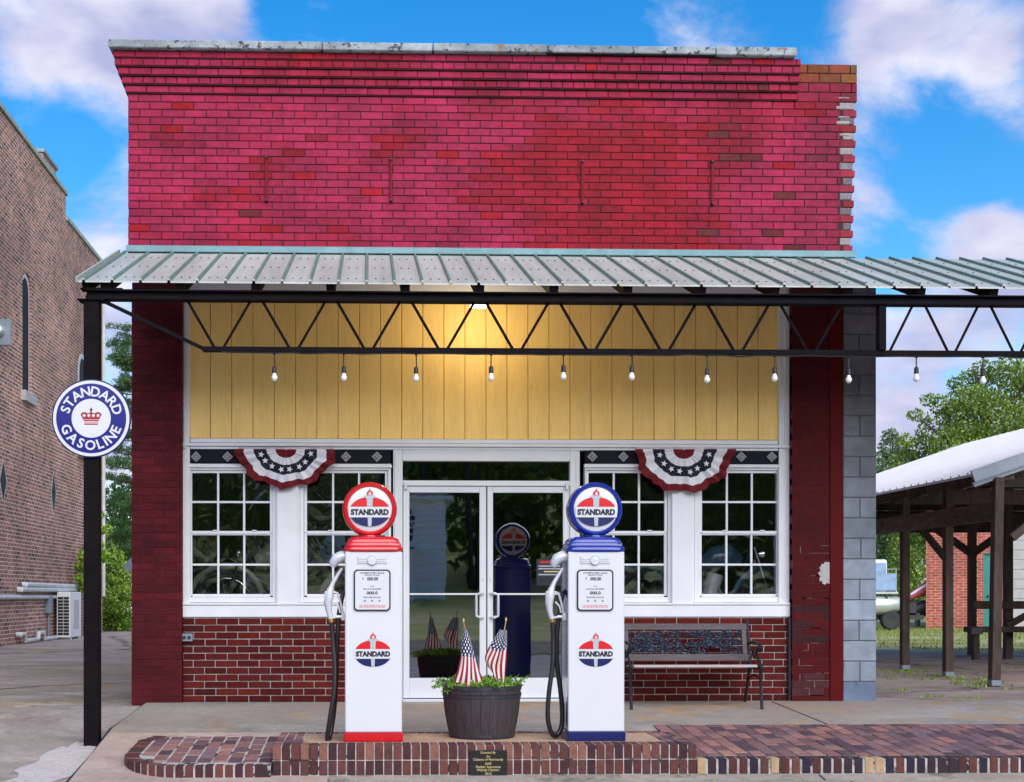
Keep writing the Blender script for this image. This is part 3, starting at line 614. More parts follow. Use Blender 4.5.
# windows
def window(f0, f1, g0, g1):
    def X(p, y): return gx(p, y)
    y0 = YS
    zt, zb = gz(g0, 463.5, y0), gz(g0, 602.5, y0)
    o = MB()
    gl, gr, gt, gb = X(g0, .13), X(g1, .13), gz(g0, 473, .13), gz(g0, 594, .13)
    fl, fr = X(f0, y0), X(f1, y0)
    o.box(fl, gl - .03, y0, .2, zb, zt, bev=.003); o.box(gr + .03, fr, y0, .2, zb, zt, bev=.003)
    o.box(gl - .03, gr + .03, y0 + .002, .2, gt + .028, zt - .001, bev=.003); o.box(gl - .03, gr + .03, y0 + .002, .2, zb + .001, gb - .03, bev=.003)
    o.box(fl - .01, fr + .01, y0 - .022, y0 - .001, gt + .05, gt + .075, bev=.004)
    o = o.build('window', 'white', shop)
    zm = gz(g0, 533, .13); mr_ = .021
    for (a, c, yy, nm) in ((zm + mr_, gt, .128, 'upper'), (gb, zm - mr_, .142, 'lower')):
        s = MB(); e = .028
        s.box(gl - e, gl, yy, yy + .035, a - e * .6, c + e * .9, bev=.002); s.box(gr, gr + e, yy, yy + .035, a - e * .6, c + e * .9, bev=.002)
        s.box(gl + .001, gr - .001, yy - .001, yy + .035, c + .0005, c + e, bev=.002); s.box(gl + .001, gr - .001, yy - .001, yy + .035, a - e, a - .0005, bev=.002)
        s.build('sash', 'white', o)
        mw = .010
        for k in (1, 2):
            x = gl + (gr - gl) * k / 3; MB().box(x - mw, x + mw, yy + .006, yy + .03, a + .001, c - .001, bev=.002).build('muntin', 'white', o)
        zc = (a + c) / 2; MB().box(gl + .001, gr - .001, yy + .009, yy + .03, zc - mw, zc + mw, bev=.002).build('muntin', 'white', o)
        for k in range(3):
            for j in range(2):
                xa_, xb_ = gl + (gr - gl) * k / 3 + .002, gl + (gr - gl) * (k + 1) / 3 - .002; za_, zb_ = a + (c - a) * j / 2 + .002, a + (c - a) * (j + 1) / 2 - .002
                t = random.uniform(-.003, .003); t2 = random.uniform(-.002, .002)
                MB().add([(xa_, yy + .019 + t, za_), (xb_, yy + .019 - t, za_), (xb_, yy + .019 - t + t2, zb_), (xa_, yy + .019 + t + t2, zb_)], [(0, 1, 2, 3)]).build('pane', 'glass', o)
    for k in (.3, .8): MB().box(gl + (gr - gl) * k - .025, gl + (gr - gl) * k + .025, .112, .13, zm + .018, zm + .030, bev=.004).build('sash_lock', 'white', o)
window(190.4, 275, 192, 270); window(300, 391, 307, 385); window(585, 670, 588.5, 664.5); window(694.5, 778.2, 702, 777)
for pa, pb in ((275.2, 299.8), (670.2, 694.3)):
    part('mullion_board', 'white', shop, (gx(pa, .09), gx(pb, .09), .088, .2, gz(300, 602.5, YS), gz(300, 463.5, YS)))
    part('mullion_panel', 'white', shop, (gx(pa + 2, .06), gx(pb - 2, .06), .06, .087, gz(300, 606.5, .06), gz(300, 478, .06)))
for pa, pb in ((182.3, 393), (580, 790.5)):
    part('window_sill', 'white', shop, (gx(pa, .05), gx(pb, .05), .05, .2, gz(300, 605, .05), gz(300, 602.7, .05)))
    part('apron_board', 'white', shop, (gx(pa, .06), gx(pb, .06), .062, .2, gz(300, 617, .06), gz(300, 605.3, .06)))
# entrance
YD = .12
def bx(m, pa, pb, ta, tb, ya, yb, bev=.003): m.box(gx(pa, ya), gx(pb, ya), ya, yb, gz(480, tb, ya), gz(480, ta, ya), bev=bev)
m = MB()
bx(m, 393.2, 402.6, 449.8, 700.5, .095, .22); bx(m, 570.2, 579.8, 449.8, 700.5, .095, .22); bx(m, 402.7, 570.1, 449.8, 461, .098, .22); bx(m, 402.7, 570.1, 480.6, 485.8, .10, .22)
bx(m, 394.8, 397.2, 455, 700, .085, .094); bx(m, 576, 578.2, 455, 700, .085, .094)
frame = m.build('door_frame', 'alu', shop)
m = MB(); bx(m, 402.7, 570.1, 461.2, 480.4, .15, .153, 0); m.build('transom_glass', 'doorglass', frame)
for sgn, (l, r, gl, gr) in ((1, (403.2, 486.2, 409.4, 479.6)), (-1, (487.4, 569.8, 493, 563.2))):
    m = MB(); bx(m, l, gl, 486.2, 698, YD, .165); bx(m, gr, r, 486.2, 698, YD, .165)
    bx(m, gl + .05, gr - .05, 486.3, 492.6, YD + .001, .165); bx(m, gl + .05, gr - .05, 678, 697.9, YD + .001, .165)
    door = m.build('door', 'alu', shop)
    m = MB(); bx(m, gl, gr, 492.6, 678, .141, .144, 0); m.build('door_glass', 'doorglass', door)
    m = MB(); bx(m, gl, gr, 593.2, 595, .128, .139); m.build('push_bar', 'alu', door)
    hx = 476.5 if sgn > 0 else 498.5; ex = 484 if sgn > 0 else 490.8
    P = [(ex, 593.5), ((hx + ex) / 2, 593.3), (hx, 594.8), (hx, 600), (hx, 612), (hx, 616), ((hx + ex) / 2, 617.6), (ex, 617.4)]
    m = MB(); m.tube([(gx(a, .05), (.118 if i in (0, 7) else .07), gz(a, c, .05)) for i, (a, c) in enumerate(P)], .012, 8); m.build('handle', 'silver', door, True)
    m = MB(); bx(m, l + 1 if sgn > 0 else r - 4, l + 4 if sgn > 0 else r - 1, 482.5, 489.5, .085, .099); m.build('hinge', 'silver', door)
    MB().lathe([(0, -.008), (.012, -.008), (.012, .002)], 10, (gx(r - 3 if sgn > 0 else l + 3, YD), YD, gz(480, 579, YD)), 'y').build('lock', 'silver', door)
part('threshold', 'alu', shop, (gx(402.7, .06), gx(570, .06), .05, .2, -.012, gz(480, 699, .1)))
# notice taped inside the right door
m = MB(); Yn = .1385
bx(m, 536.6, 563, 559, 585.5, Yn, Yn + .002, 0); nb0 = len(m.f)
for ta, tb, mi, pa, pb in ((561, 563.2, 1, 540, 556), (565.5, 566.7, 2, 538.5, 560), (568.2, 569.3, 2, 538.5, 561), (571, 572.2, 3, 544, 559), (574, 575.2, 2, 538.5, 561), (577.5, 583, 4, 539, 561)):
    m.add([(gx(p, Yn), Yn - .001, gz(540, q, Yn)) for p, q in ((pa, tb), (pb, tb), (pb, ta), (pa, ta))], [(0, 1, 2, 3)], mi)
tag(m.build('notice', ['print_ink', 'print_red', 'print_grey', 'gold', 'black']), 'black paper notice with red heading on the right glass door', 'notice')
# electric outlet on the left panel
m = MB(); cx, cz = gx(187, .05), gz(187, 637.5, .05); m.box(cx - .055, cx + .055, .025, .06, cz - .038, cz + .038, bev=.006)
o = tag(m.build('outlet_box', 'greybox'), 'small grey metal outlet box on the brick beside left pillar', 'outlet')
for s in (-1, 1): MB().lathe([(0, -.006), (.018, -.006), (.018, 0)], 12, (cx + s * .024, .025, cz), 'y').build('socket', 'tiledark', o)
# ------------------------------------------------------------------ turn brick specs into objects: the 300 largest singly, the rest joined
def area(s): return (s[2] - s[1]) * (s[5] - s[4]) * (1.0 if s[0] is not pl else .5)
order = sorted(range(len(specs)), key=lambda i: -area(specs[i]))
single = set(order[:300]); cache = {}; joined = {}
for i, (wall, a, c, y, zb, zt, dep, col, mat) in enumerate(specs):
    if i in single:
        key = (round(c - a, 2), round(zt - zb, 3), round(dep, 2), mat, tuple(round(q * 40) for q in col))
        if key not in cache:
            hw, hz = (c - a) / 2, (zt - zb) / 2
            cache[key] = MB().box(-hw, hw, 0, dep, -hz, hz, bev=.0035, col=col).mesh('brick', [mat])
        inst('brick', cache[key], wall, ((a + c) / 2, y, (zb + zt) / 2))
    else:
        m = joined.setdefault((wall.name, mat), (wall, MB()))[1]; m.box(a, c, y, y + dep, zb, zt, bev=.0035, col=col)
for (wn_, mat), (wall, m) in joined.items(): tag(m.build('brickwork', mat, wall), kind='stuff')
# ------------------------------------------------------------------ awning
AY = -1.75
aw = thing('metal_awning', 'ribbed metal awning on dark steel truss and post across the shop front', 'awning', (-2.3, AY, zg(AY)))
zr1, zr0 = gz(400, 255, 0), gz(400, 283, AY - .06)
def rz(y): return zr1 + (zr0 - zr1) * (y / (AY - .06))
RX0, RX1 = gx(78, AY - .06), 8.4
pit = 28.1 / (F / (D + AY - .06)); prof = [(0, 0), (.030, 0), (.036, .024), (.052, .024), (.060, 0)]
ya, yb = .0, AY - .06; x = RX0
while x < RX1:
    m = MB(); k = 0; sheet_w = 4
    pts = []
    for q in range(sheet_w):
        pts += [(x + q * pit + a, h, 1 if 0 < j < 4 else 0) for j, (a, h) in enumerate(prof)]
    pts.append((x + sheet_w * pit, 0, 0)); sk = random.uniform(-.001, .001)
    for (xa_, ha, fa), (xb_, hb, fb) in zip(pts, pts[1:]):
        rib = 1 if (ha > 0 or hb > 0) else 0
        m.face([(xa_, yb + sk, rz(yb) + ha), (xb_, yb + sk, rz(yb) + hb), (xb_, ya, rz(ya) + hb), (xa_, ya, rz(ya) + ha)], rib)
        m.face([(xa_, yb + sk, rz(yb) + ha - .012), (xa_, ya, rz(ya) + ha - .012), (xb_, ya, rz(ya) + hb - .012), (xb_, yb + sk, rz(yb) + hb - .012)], 2)
        m.face([(xa_, yb + sk, rz(yb) + ha), (xa_, yb + sk, rz(yb) + ha - .012), (xb_, yb + sk, rz(yb) + hb - .012), (xb_, yb + sk, rz(yb) + hb)], 0)
    o = m.build('roof_panel', ['roof', 'rib', 'barnroof'], aw)  # unseen underside made pale to bounce light onto the boards
    s = MB()
    for q in range(sheet_w):
        for yy in (-.35, -.95, -1.6):
            for dx in (.12, .19): s.lathe([(.009, 0), (.007, .006), (0, .008)], 6, (x + q * pit + dx, yy, rz(yy)), 'z')
    tag(s.build('screw', 'screwdark', o), kind='stuff')
    x += sheet_w * pit
part('flashing', 'teal', aw, (X0 - .01, X1 + .03, -.035, -.006, zr1 + .004, gz(400, 248, 0)), bev=.004)
m = MB(); m.bar((RX0 - .012, .0, rz(0) + .01), (RX0 - .012, yb, rz(yb) + .01), .02, .04, up=(0, 0, 1)); m.build('edge_trim', 'roof', aw)
# steel: front beam, purlins, rafters
zbt, zbb = gz(400, 292.5, AY), gz(400, 302.5, AY)
part('beam', 'steel', aw, (RX0 + .06, RX1, AY - .055, AY + .055, zbt - .014, zbt), (RX0 + .06, RX1, AY - .055, AY + .055, zbb, zbb + .030), (RX0 + .06, RX1, AY - .02, AY + .02, zbb + .030, zbt - .014), bev=.002)
part('purlin', 'steel', aw, (RX0 + .02, RX1, -.95, -.90, rz(-.95) - .075, rz(-.95) - .035), bev=.002)
part('ledger', 'steel', aw, (X0 + .02, X1, -.06, -.008, zr1 - .14, zr1 - .045), bev=.002)
pitch = .622; xn = gx(256, AY)
k = -2
while xn + k * pitch < RX1:
    xx = xn + k * pitch
    if xx > RX0 + .05: MB().bar((xx, -.06, rz(-.06) - .06), (xx, AY - .02, rz(AY - .02) - .058), .075, .085, up=(0, 0, 1)).build('rafter', 'steel', aw)
    k += 1
MB().bar((RX0 + .05, -.02, rz(0) - .06), (RX0 + .05, AY, rz(AY) - .06), .06, .085).build('rafter', 'steel', aw)
part('corner_bracket', 'steel', aw, (RX0 + .01, RX0 + .36, AY - .045, AY + .045, zbt + .002, zr0 - .05), bev=.01)
zch = gz(400, 350.5, AY); ch = .022
part('truss_chord', 'steel', aw, (gx(203, AY), RX1, AY - .022, AY + .022, zch - ch, zch + ch), bev=.002)
ztop = zbb + .012
def rod(xa_, xb_, r=.0125): MB().tube([(xa_, AY, ztop), (xb_, AY, zch + .012)], r, 6).build('truss_rod', 'steel', aw, True)
bnode = gx(219, AY); k = 0; xend = gx(872, AY)
while bnode + k * pitch < xend:
    xb_ = bnode + k * pitch
    rod(xb_ - pitch / 2 + .045, xb_ - .035)
    if xb_ + pitch / 2 < xend: rod(xb_ + pitch / 2 - .045, xb_ + .035)
    k += 1
MB().bar((gx(106, AY), AY - .01, gz(106, 302.5, AY)), (gx(206, AY), AY - .01, gz(206, 350, AY)), .022, .03).build('truss_brace', 'steel', aw)
part('truss_post', 'steel', aw, (gx(877.5, AY), gx(884.5, AY), AY - .04, AY + .04, zch + ch, zbb), bev=.002)
p2 = 66.8 / 119; x2 = gx(886, AY); k = 0
while x2 + k * p2 < RX1 - .3:
    xb_ = x2 + k * p2; rod(xb_ + p2 / 2 - .05, xb_ + .03, .011); rod(xb_ + p2 / 2 + .05, xb_ + p2 - .03, .011); k += 1
PX0, PX1 = gx(85, AY), gx(100, AY)
part('post', 'steel', aw, (PX0, PX1, AY - .06, AY + .06, zg(AY) - .05, zbb - .012), bev=.006)
part('post_cap', 'steel', aw, (PX0 - .05, PX1 + .05, AY - .075, AY + .075, zbb - .012, zbb), bev=.002)
part('post', 'steel', aw, (7.9, 8.02, AY - .06, AY + .06, -.3, zbb), bev=.006)
# lamp under the awning, lit
LYm = -.50; cx, cz = gx(478, LYm), gz(478, 306, LYm)
lamp = thing('ceiling_lamp', 'small lit lamp hanging under the awning before the yellow boards', 'lamp', (cx, LYm, cz))
MB().box(cx - .085, cx + .085, LYm - .06, LYm + .06, cz, cz + .035, bev=.008).build('housing', 'white', lamp)
MB().box(cx - .075, cx + .075, LYm - .05, LYm + .05, cz - .012, cz - .001, bev=.003).build('lens', 'lampon', lamp)
MB().tube([(cx, LYm, cz + .03), (cx, LYm, rz(LYm) - .02)], .014, 8).build('stem', 'steel', lamp)
ld = bpy.data.lights.new('wall_lamp_light', 'POINT'); ld.energy = 10; ld.color = (1, .82, .52); ld.shadow_soft_size = .06
lo = bpy.data.objects.new('lamp_light', ld); scn.collection.objects.link(lo); lo.parent = lamp; lo.location = (0, 0, -.08)
# string of bulbs
sl = thing('string_light', 'black cord string of clear bulbs hung along the truss', 'string light', (gx(274, AY), AY - .04, zch))
bx_ = [274, 343.5, 416.5, 491, 563.5, 632, 707, 774.5, 849, 916.5, 983, 1050]
path = []; prev = None
for i, p in enumerate(bx_):
    X = gx(p, AY - .04)
    if prev is not None:
        for t in (.25, .5, .75): path.append((prev + (X - prev) * t, AY - .04, zch - ch - .004 - .012 * math.sin(PI * t) * random.uniform(.3, 1.6)))
    path.append((X, AY - .04, zch - ch - .012)); prev = X
path.insert(0, (gx(228, AY), AY - .04, zch - ch - .008)); path.insert(0, (gx(222, AY), AY - .03, zch - ch))
MB().tube(path, .006, 6).build('cord', 'rubber', sl, True)
for p in bx_:
    X = gx(p, AY - .04) + random.uniform(-.004, .004); zz = zch - ch - .014; dl = random.uniform(.085, .11)
    m = MB(); m.tube([(X, AY - .04, zz + .004), (X + random.uniform(-.004, .004), AY - .04, zz - dl)], .0055, 6); m.lathe([(.005, zz + .004), (.02, zz), (.005, zz - .012)], 8, (X, AY - .04, 0), 'z')
    m.lathe([(.006, zz - dl + .004), (.018, zz - dl - .006), (.020, zz - dl - .05), (.015, zz - dl - .056)], 10, (X, AY - .04, 0), 'z')
    s_ = m.build('socket', 'rubber', sl, True)
    z2 = zz - dl - .056
    MB().lathe([(.012, z2 + .004), (.015, z2 - .01), (.026, z2 - .035), (.024, z2 - .052), (.013, z2 - .066), (0, z2 - .07)], 12, (X, AY - .04, 0), 'z').build('bulb', 'bulbglass', s_, True)
# round sign on the post
Ysg = AY - .075
scx, scz, sr = gx(91.5, Ysg), gz(91.5, 418.5, Ysg), 38.6 / (F / (D + Ysg))
sg = thing('round_sign', 'round blue and white STANDARD GASOLINE sign with red crown on dark post', 'sign', (scx, AY - .06, scz))
MB().lathe([(0, .0), (sr, .0), (sr + .004, -.006), (sr + .004, -.016), (sr, -.022), (0, -.022)], 56, (scx, AY - .061, scz), 'y').build('plate', 'navyenamel', sg)
def disc(r0, r1, y, mat, nm, c=(scx, scz), par_=sg, n=56, sx=1, sz=1):
    m = MB(); m.lathe([(r1, -.0), (r1, -.0015), (r0, -.0015)], n, (c[0], y, c[1]), 'y'); 
    if r0 == 0: pass
    o = m.build(nm, mat, par_); return o
y1_ = AY - .061 - .022
disc(0, sr * .975, y1_, 'print_white', 'white_rim'); disc(0, sr * .895, y1_ - .002, 'signblue', 'blue_ring'); disc(0, sr * .50, y1_ - .004, 'print_white', 'white_centre')
m = MB()
def arc_text(body, r, a0, a1, top):
    n = len(body); wd = []
    for ch_ in body:
        vv = [v_[0] for v_ in text_data(ch_, .022)[0]]; wd.append(max(vv) - min(vv) + .14)
    cum = [sum(wd[:i]) + wd[i] / 2 for i in range(n)]
    for i, ch_ in enumerate(body):
        a = a0 + (a1 - a0) * (cum[i] - cum[0]) / (cum[-1] - cum[0])
        put_text(m, ch_, scx + r * math.sin(a), scz + r * math.cos(a), y1_ - .0055, None if ch_ != 'I' else None, sr * .255, .022, 0, -a if top else PI - a)
arc_text('STANDARD', sr * .69, R(-71), R(71), True); m.build('lettering', 'print_white', sg); m = MB(); arc_text('GASOLINE', sr * .69, R(180 + 66), R(180 - 66), False)
m.build('lettering', 'print_white', sg)
m = MB(); q = sr * .27; yk = y1_ - .0065
def cp(pts, mi=0): m.prism([(scx + a * q, scz + c * q) for a, c in pts], yk, yk + .002, mi)
cp([(-.62, -.62), (.62, -.62), (.66, -.50), (-.66, -.50)]); cp([(-.66, -.44), (.66, -.44), (.68, -.32), (-.68, -.32)], 1); cp([(-.70, -.26), (.70, -.26), (.74, -.14), (-.74, -.14)])
cp([(-.76, -.10), (.76, -.10), (1.0, .34), (.84, .56), (.56, .60), (.30, .46), (0, .62), (-.30, .46), (-.56, .60), (-.84, .56), (-1.0, .34)])
cp([(-.06, .55), (.06, .55), (.06, 1.02), (-.06, 1.02)]); cp([(-.20, .80), (0, .70), (.20, .80), (0, .92)])
for a in (-.66, -.22, .22, .66): m.lathe([(q * .14, -.001), (0, -.0012)], 10, (scx + a * q, yk, scz + q * .26), 'y', 2)
m.build('crown', ['crownred', 'print_pink', 'print_white'], sg)
MB().box(scx - .035, scx + .035, AY - .0605, AY - .058, scz - .12, scz + .12).build('bracket', 'steel', sg)
# ------------------------------------------------------------------ brick aprons and pump island
ZI, YI0, YI1 = -.06, -3.09, -2.16
IX0, IX1 = gx(272, YI0), gx(697, YI0)
_pc = {}
def paver(parent, name, cx, cy, cz, sx, sy, sz, col, tilt=(0, 0, 0), mat='brickplain'):
    key = (round(sx, 3), round(sy, 3), round(sz, 3), mat, tuple(round(c * 60) for c in col))
    if key not in _pc: _pc[key] = MB().box(-sx / 2, sx / 2, -sy / 2, sy / 2, -sz, 0, bev=.004, col=col).mesh(name, [mat])
    return inst(name, _pc[key], parent, (cx, cy, cz), rot=tilt)
def vcol(p, hot=0):
    c = random.choice(p); 
    return c
isl = MB().box(IX0 + .005, IX1 - .005, YI0 + .005, YI1 - .02, -.40, ZI - .004).build('pump_island', 'mortar_pave'); tag(isl, kind='structure')
hb = .105
nI = int((IX1 - IX0) / .067); wI = (IX1 - IX0) / nI
for i in range(nI):
    for j in range(2):
        cx = IX0 + (i + .5) * wI; top = ZI - j * (hb + .006)
        c = vcol(P_ROW); 
        if j == 0 and random.random() < .25: c = mixc(c, S(160, 112, 96), .5)
        paver(isl, 'brick', cx, YI0 + .1 + random.uniform(-.002, .002), top + random.uniform(-.0015, .0015), wI - .008, .2, hb, c)
    paver(isl, 'brick', IX0 + (i + .5) * wI, YI1 - .05, ZI + random.uniform(-.002, .002), wI - .008, .1, .10, vcol(P_PAVE))
for xe in (IX0 + .1, IX1 - .1):                         # brick ends of the island
    for j in range(3):
        for k in range(6): paver(isl, 'brick', xe + (-.068 + .068 * j), YI0 + .26 + k * .108, ZI + random.uniform(-.002, .002), .06, .1, .09, vcol(P_PAVE))
o = MB().box(IX0 + .21, IX1 - .21, YI0 + .205, YI1 - .105, -.3, ZI - .002).build('aggregate_fill', 'islandtop', isl)
# mortar smeared over edge, strip of weeds in the gutter
# right apron
ra = MB(); AX0, AX1, RY0, RY1 = IX1 - .0, 7.2, -3.09, -1.6
def za_r(y): return -.066 + (y - RY1) / (RY0 - RY1) * -.10
def fnr(p): return Vector((p.x, p.y, za_r(p.y) - .004 if p.z > -.2 else -.34))
ra.box(AX0 + .004, AX1, RY0 + .115, RY1, -.34, 0, fn=fnr)
ra = ra.build('brick_apron', 'mortar_joint'); tag(ra, kind='structure')
MB().box(AX0 + .004, AX1, RY0 + .006, RY0 + .113, -.34, za_r(RY0) - .005).build('edge_bed', 'mortar_pave', ra)
tl = math.atan2(.10, RY1 - RY0)
x = AX0 + .055; ci = 0
while x < 6.35:
    y = RY1 - (0 if ci % 2 else .106); first = True
    if ci % 2 == 0: paver(ra, 'paver', x, RY1 - .051, za_r(RY1 - .05), .103, .098, .06, vcol(P_PAVE), (tl, 0, 0))
    while y > RY0 + .30:
        c = vcol(P_PAVE)
        if y < -2.6 and random.random() < .3: c = mixc(c, S(186, 140, 120), .5)
        if x > 4 and random.random() < .5: c = mixc(c, S(112, 92, 100), .5)
        paver(ra, 'paver', x, y - .106, za_r(y - .106) + random.uniform(-.003, .003), .103, .192, .06, c, (tl, random.uniform(-.01, .01), random.uniform(-.008, .008))); y -= .212
    if y - .02 > RY0 + .12:
        ln = y - RY0 - .118; paver(ra, 'paver', x, y - ln / 2 - .002, za_r(y - ln / 2), .103, ln - .006, .06, vcol(P_PAVE), (tl, 0, 0))
    x += .113; ci += 1
x = AX0 + .035
while x < 6.35:
    c = random.choice(P_ROW + [S(58, 44, 52), S(50, 42, 56)]) if random.random() < .8 or x > 3.8 else S(176, 148, 116)
    paver(ra, 'brick', x, RY0 + .055, za_r(RY0) + random.uniform(-.002, .002), .060, .11, .112, c); x += .078
# left apron with rounded corner
LX0, LX1, LY0, LY1 = -1.85, IX0 - .004, -3.13, -1.86
def za_l(y): return -.112 + (y - LY1) / (LY0 - LY1) * -.088
rc = .48
def inside(x, y, e=0):
    if x < LX0 + e or y < LY0 + e or y > LY1 or x > LX1: return False
    if x < LX0 + rc and y < LY0 + rc: return (x - LX0 - rc) ** 2 + (y - LY0 - rc) ** 2 < (rc - e) ** 2
    return True
out = [(LX0 + .12, LY1), (LX0, LY1 - .22)] + [(LX0 + rc - rc * math.cos(a), LY0 + rc - rc * math.sin(a)) for a in [PI / 2 * k / 14 for k in range(15)]] + [(LX1, LY0), (LX1, LY1)]
m = MB(); n = len(out); off_ = .02
cxm, cym = -1.2, -2.5
ins_ = [(x + (cxm - x) * .006, y + (cym - y) * .006) for x, y in out]
m.v = [(x, y, za_l(y) - .004) for x, y in ins_] + [(x, y, -.36) for x, y in ins_]; m.f = [tuple(range(n))] + [((i + 1) % n, i, n + i, n + (i + 1) % n) for i in range(n)]; m.m = [0] * len(m.f); m.c = [None] * len(m.f)
la = m.build('brick_apron', 'mortar_pave'); tag(la, kind='structure')
tl2 = math.atan2(.088, LY1 - LY0)
x = LX1 - .055; ci = 0
while x > LX0 + .1:
    y = LY1 - (0 if ci % 2 else .106)
    if ci % 2 == 0 and inside(x, LY1 - .05, .1): paver(la, 'paver', x, LY1 - .051, za_l(LY1 - .05), .1, .098, .06, vcol(P_PAVE), (tl2, 0, 0))
    while y > LY0 + .1:
        lo_ = y - .206
        while lo_ < y - .05 and not (inside(x - .045, lo_, .125) and inside(x + .045, lo_, .125)): lo_ += .02
        if lo_ < y - .05: paver(la, 'paver', x, (y + lo_) / 2, za_l((y + lo_) / 2) + random.uniform(-.003, .003), .1, y - lo_ - .012, .06, vcol(P_PAVE), (tl2, random.uniform(-.01, .01), random.uniform(-.01, .01)))
        y -= .212
    x -= .113; ci += 1
L_ = [(LX0 + .10, LY1 - .02), (LX0, LY1 - .22)] + out[2:-1]; acc_ = 0; nxt = .03
for (xa_, ya_), (xb_, yb_) in zip(L_, L_[1:]):
    sl_ = math.hypot(xb_ - xa_, yb_ - ya_); an = math.atan2(yb_ - ya_, xb_ - xa_)
    while nxt < acc_ + sl_:
        t = (nxt - acc_) / sl_; px_, py_ = xa_ + (xb_ - xa_) * t, ya_ + (yb_ - ya_) * t
        if px_ < LX1 - .03: paver(la, 'brick', px_ - math.sin(an) * .055, py_ + math.cos(an) * .055, za_l(py_) + .002 + random.uniform(-.002, .002), .058, .11, .112, vcol(P_ROW), (0, 0, an))
        nxt += .072
    acc_ += sl_
# plaque on the island front
pcx, pcz = gx(488, YI0), gz(488, 763, YI0); pw, ph = 38 / 137, 26 / 137
plq = thing('plaque', 'small black plaque with gold lettering on the island bricks', 'plaque', (pcx, YI0, pcz))
MB().box(pcx - pw / 2, pcx + pw / 2, YI0 - .014, YI0 - .003, pcz - ph / 2, pcz + ph / 2, bev=.004).build('plate', 'plaque', plq)
m = MB()
for t, wd, zz in (('Donated By', .40, .40), ('the', .10, .27), ('Citizens of Normandy', .80, .135), ('and', .15, 0), ('Shelter Insurance', .66, -.135), ('Melody Clanton', .58, -.27), ('2013', .17, -.40)):
    put_text(m, t, pcx, pcz + zz * ph, YI0 - .0148, wd * pw, None, .012)
m.build('lettering', 'gold', plq)
for sx in (-1, 1):
    for sz in (-1, 1): MB().lathe([(.005, 0), (.004, -.003), (0, -.004)], 8, (pcx + sx * (pw / 2 - .012), YI0 - .014, pcz + sz * (ph / 2 - .012)), 'y').build('screw', 'black', plq)
# ------------------------------------------------------------------ gasoline pumps
def logo(parent, cx, cz, y, W, name):
    """torch-and-oval emblem: W = oval width"""
    m = MB(); a, bz = W / 2, W * .36
    def seg(z0, z1, mi, yy, n=18):
        pts = [];
        for k in range(n + 1):
            z = z0 + (z1 - z0) * k / n; pts.append((a * math.sqrt(max(0, 1 - (z / bz) ** 2)), z))
        poly = [(cx + x, cz + z) for x, z in pts] + [(cx - x, cz + z) for x, z in reversed(pts)]
        cl = []
        for q in poly:
            if not cl or (abs(q[0] - cl[-1][0]) + abs(q[1] - cl[-1][1])) > 1e-5: cl.append(q)
        m.prism(cl, yy, yy + .002, mi)
    seg(bz * .34, bz * .985, 0, y); seg(-bz * .99, -bz * .40, 1, y)
    m.prism([(cx - a * 1.02, cz - bz * .385), (cx + a * 1.02, cz - bz * .385), (cx + a * 1.02, cz + bz * .325), (cx - a * 1.02, cz + bz * .325)], y - .0005, y + .002, 2)
    t = W * .052
    m.prism([(cx - t * .8, cz - bz * .99), (cx + t * .8, cz - bz * .99), (cx + t, cz - bz * .40), (cx - t, cz - bz * .40)], y - .001, y + .001, 3)
    m.prism([(cx - t * 1.3, cz + bz * .34), (cx + t * 1.3, cz + bz * .34), (cx + t * 1.4, cz + bz * .86), (cx - t * 1.4, cz + bz * .86)], y - .001, y + .001, 3)
    m.prism([(cx - t * 1.4, cz + bz * .87), (cx + t * 1.4, cz + bz * .87), (cx + t * 2.7, cz + bz * 1.0), (cx + t * 2.7, cz + bz * 1.10), (cx - t * 2.7, cz + bz * 1.10), (cx - t * 2.7, cz + bz * 1.0)], y - .0015, y + .001, 3)
    fl = [(-1.3, 1.12), (1.3, 1.12), (1.6, 1.32), (1.0, 1.55), (.5, 1.5), (.1, 1.78), (-.5, 1.55), (-1.0, 1.5), (-1.5, 1.3)]
    fl = [(u, 1.02 + (v - 1.02) * .78) for u, v in fl]
    m.prism([(cx + u * t, cz + bz * v) for u, v in fl], y - .001, y + .001, 0)
    m.prism([(cx + u * t * .45 + t * .1, cz + bz * (1.15 + (v - 1.12) * .5)) for u, v in fl], y - .002, y + .001, 2)
    put_text(m, 'STANDARD', cx, cz - bz * .03, y - .0022, W * .93, bz * .42, .062, 4)
    return m.build(name, ['print_red', 'print_navy', 'print_white', 'print_grey', 'print_ink'], parent)
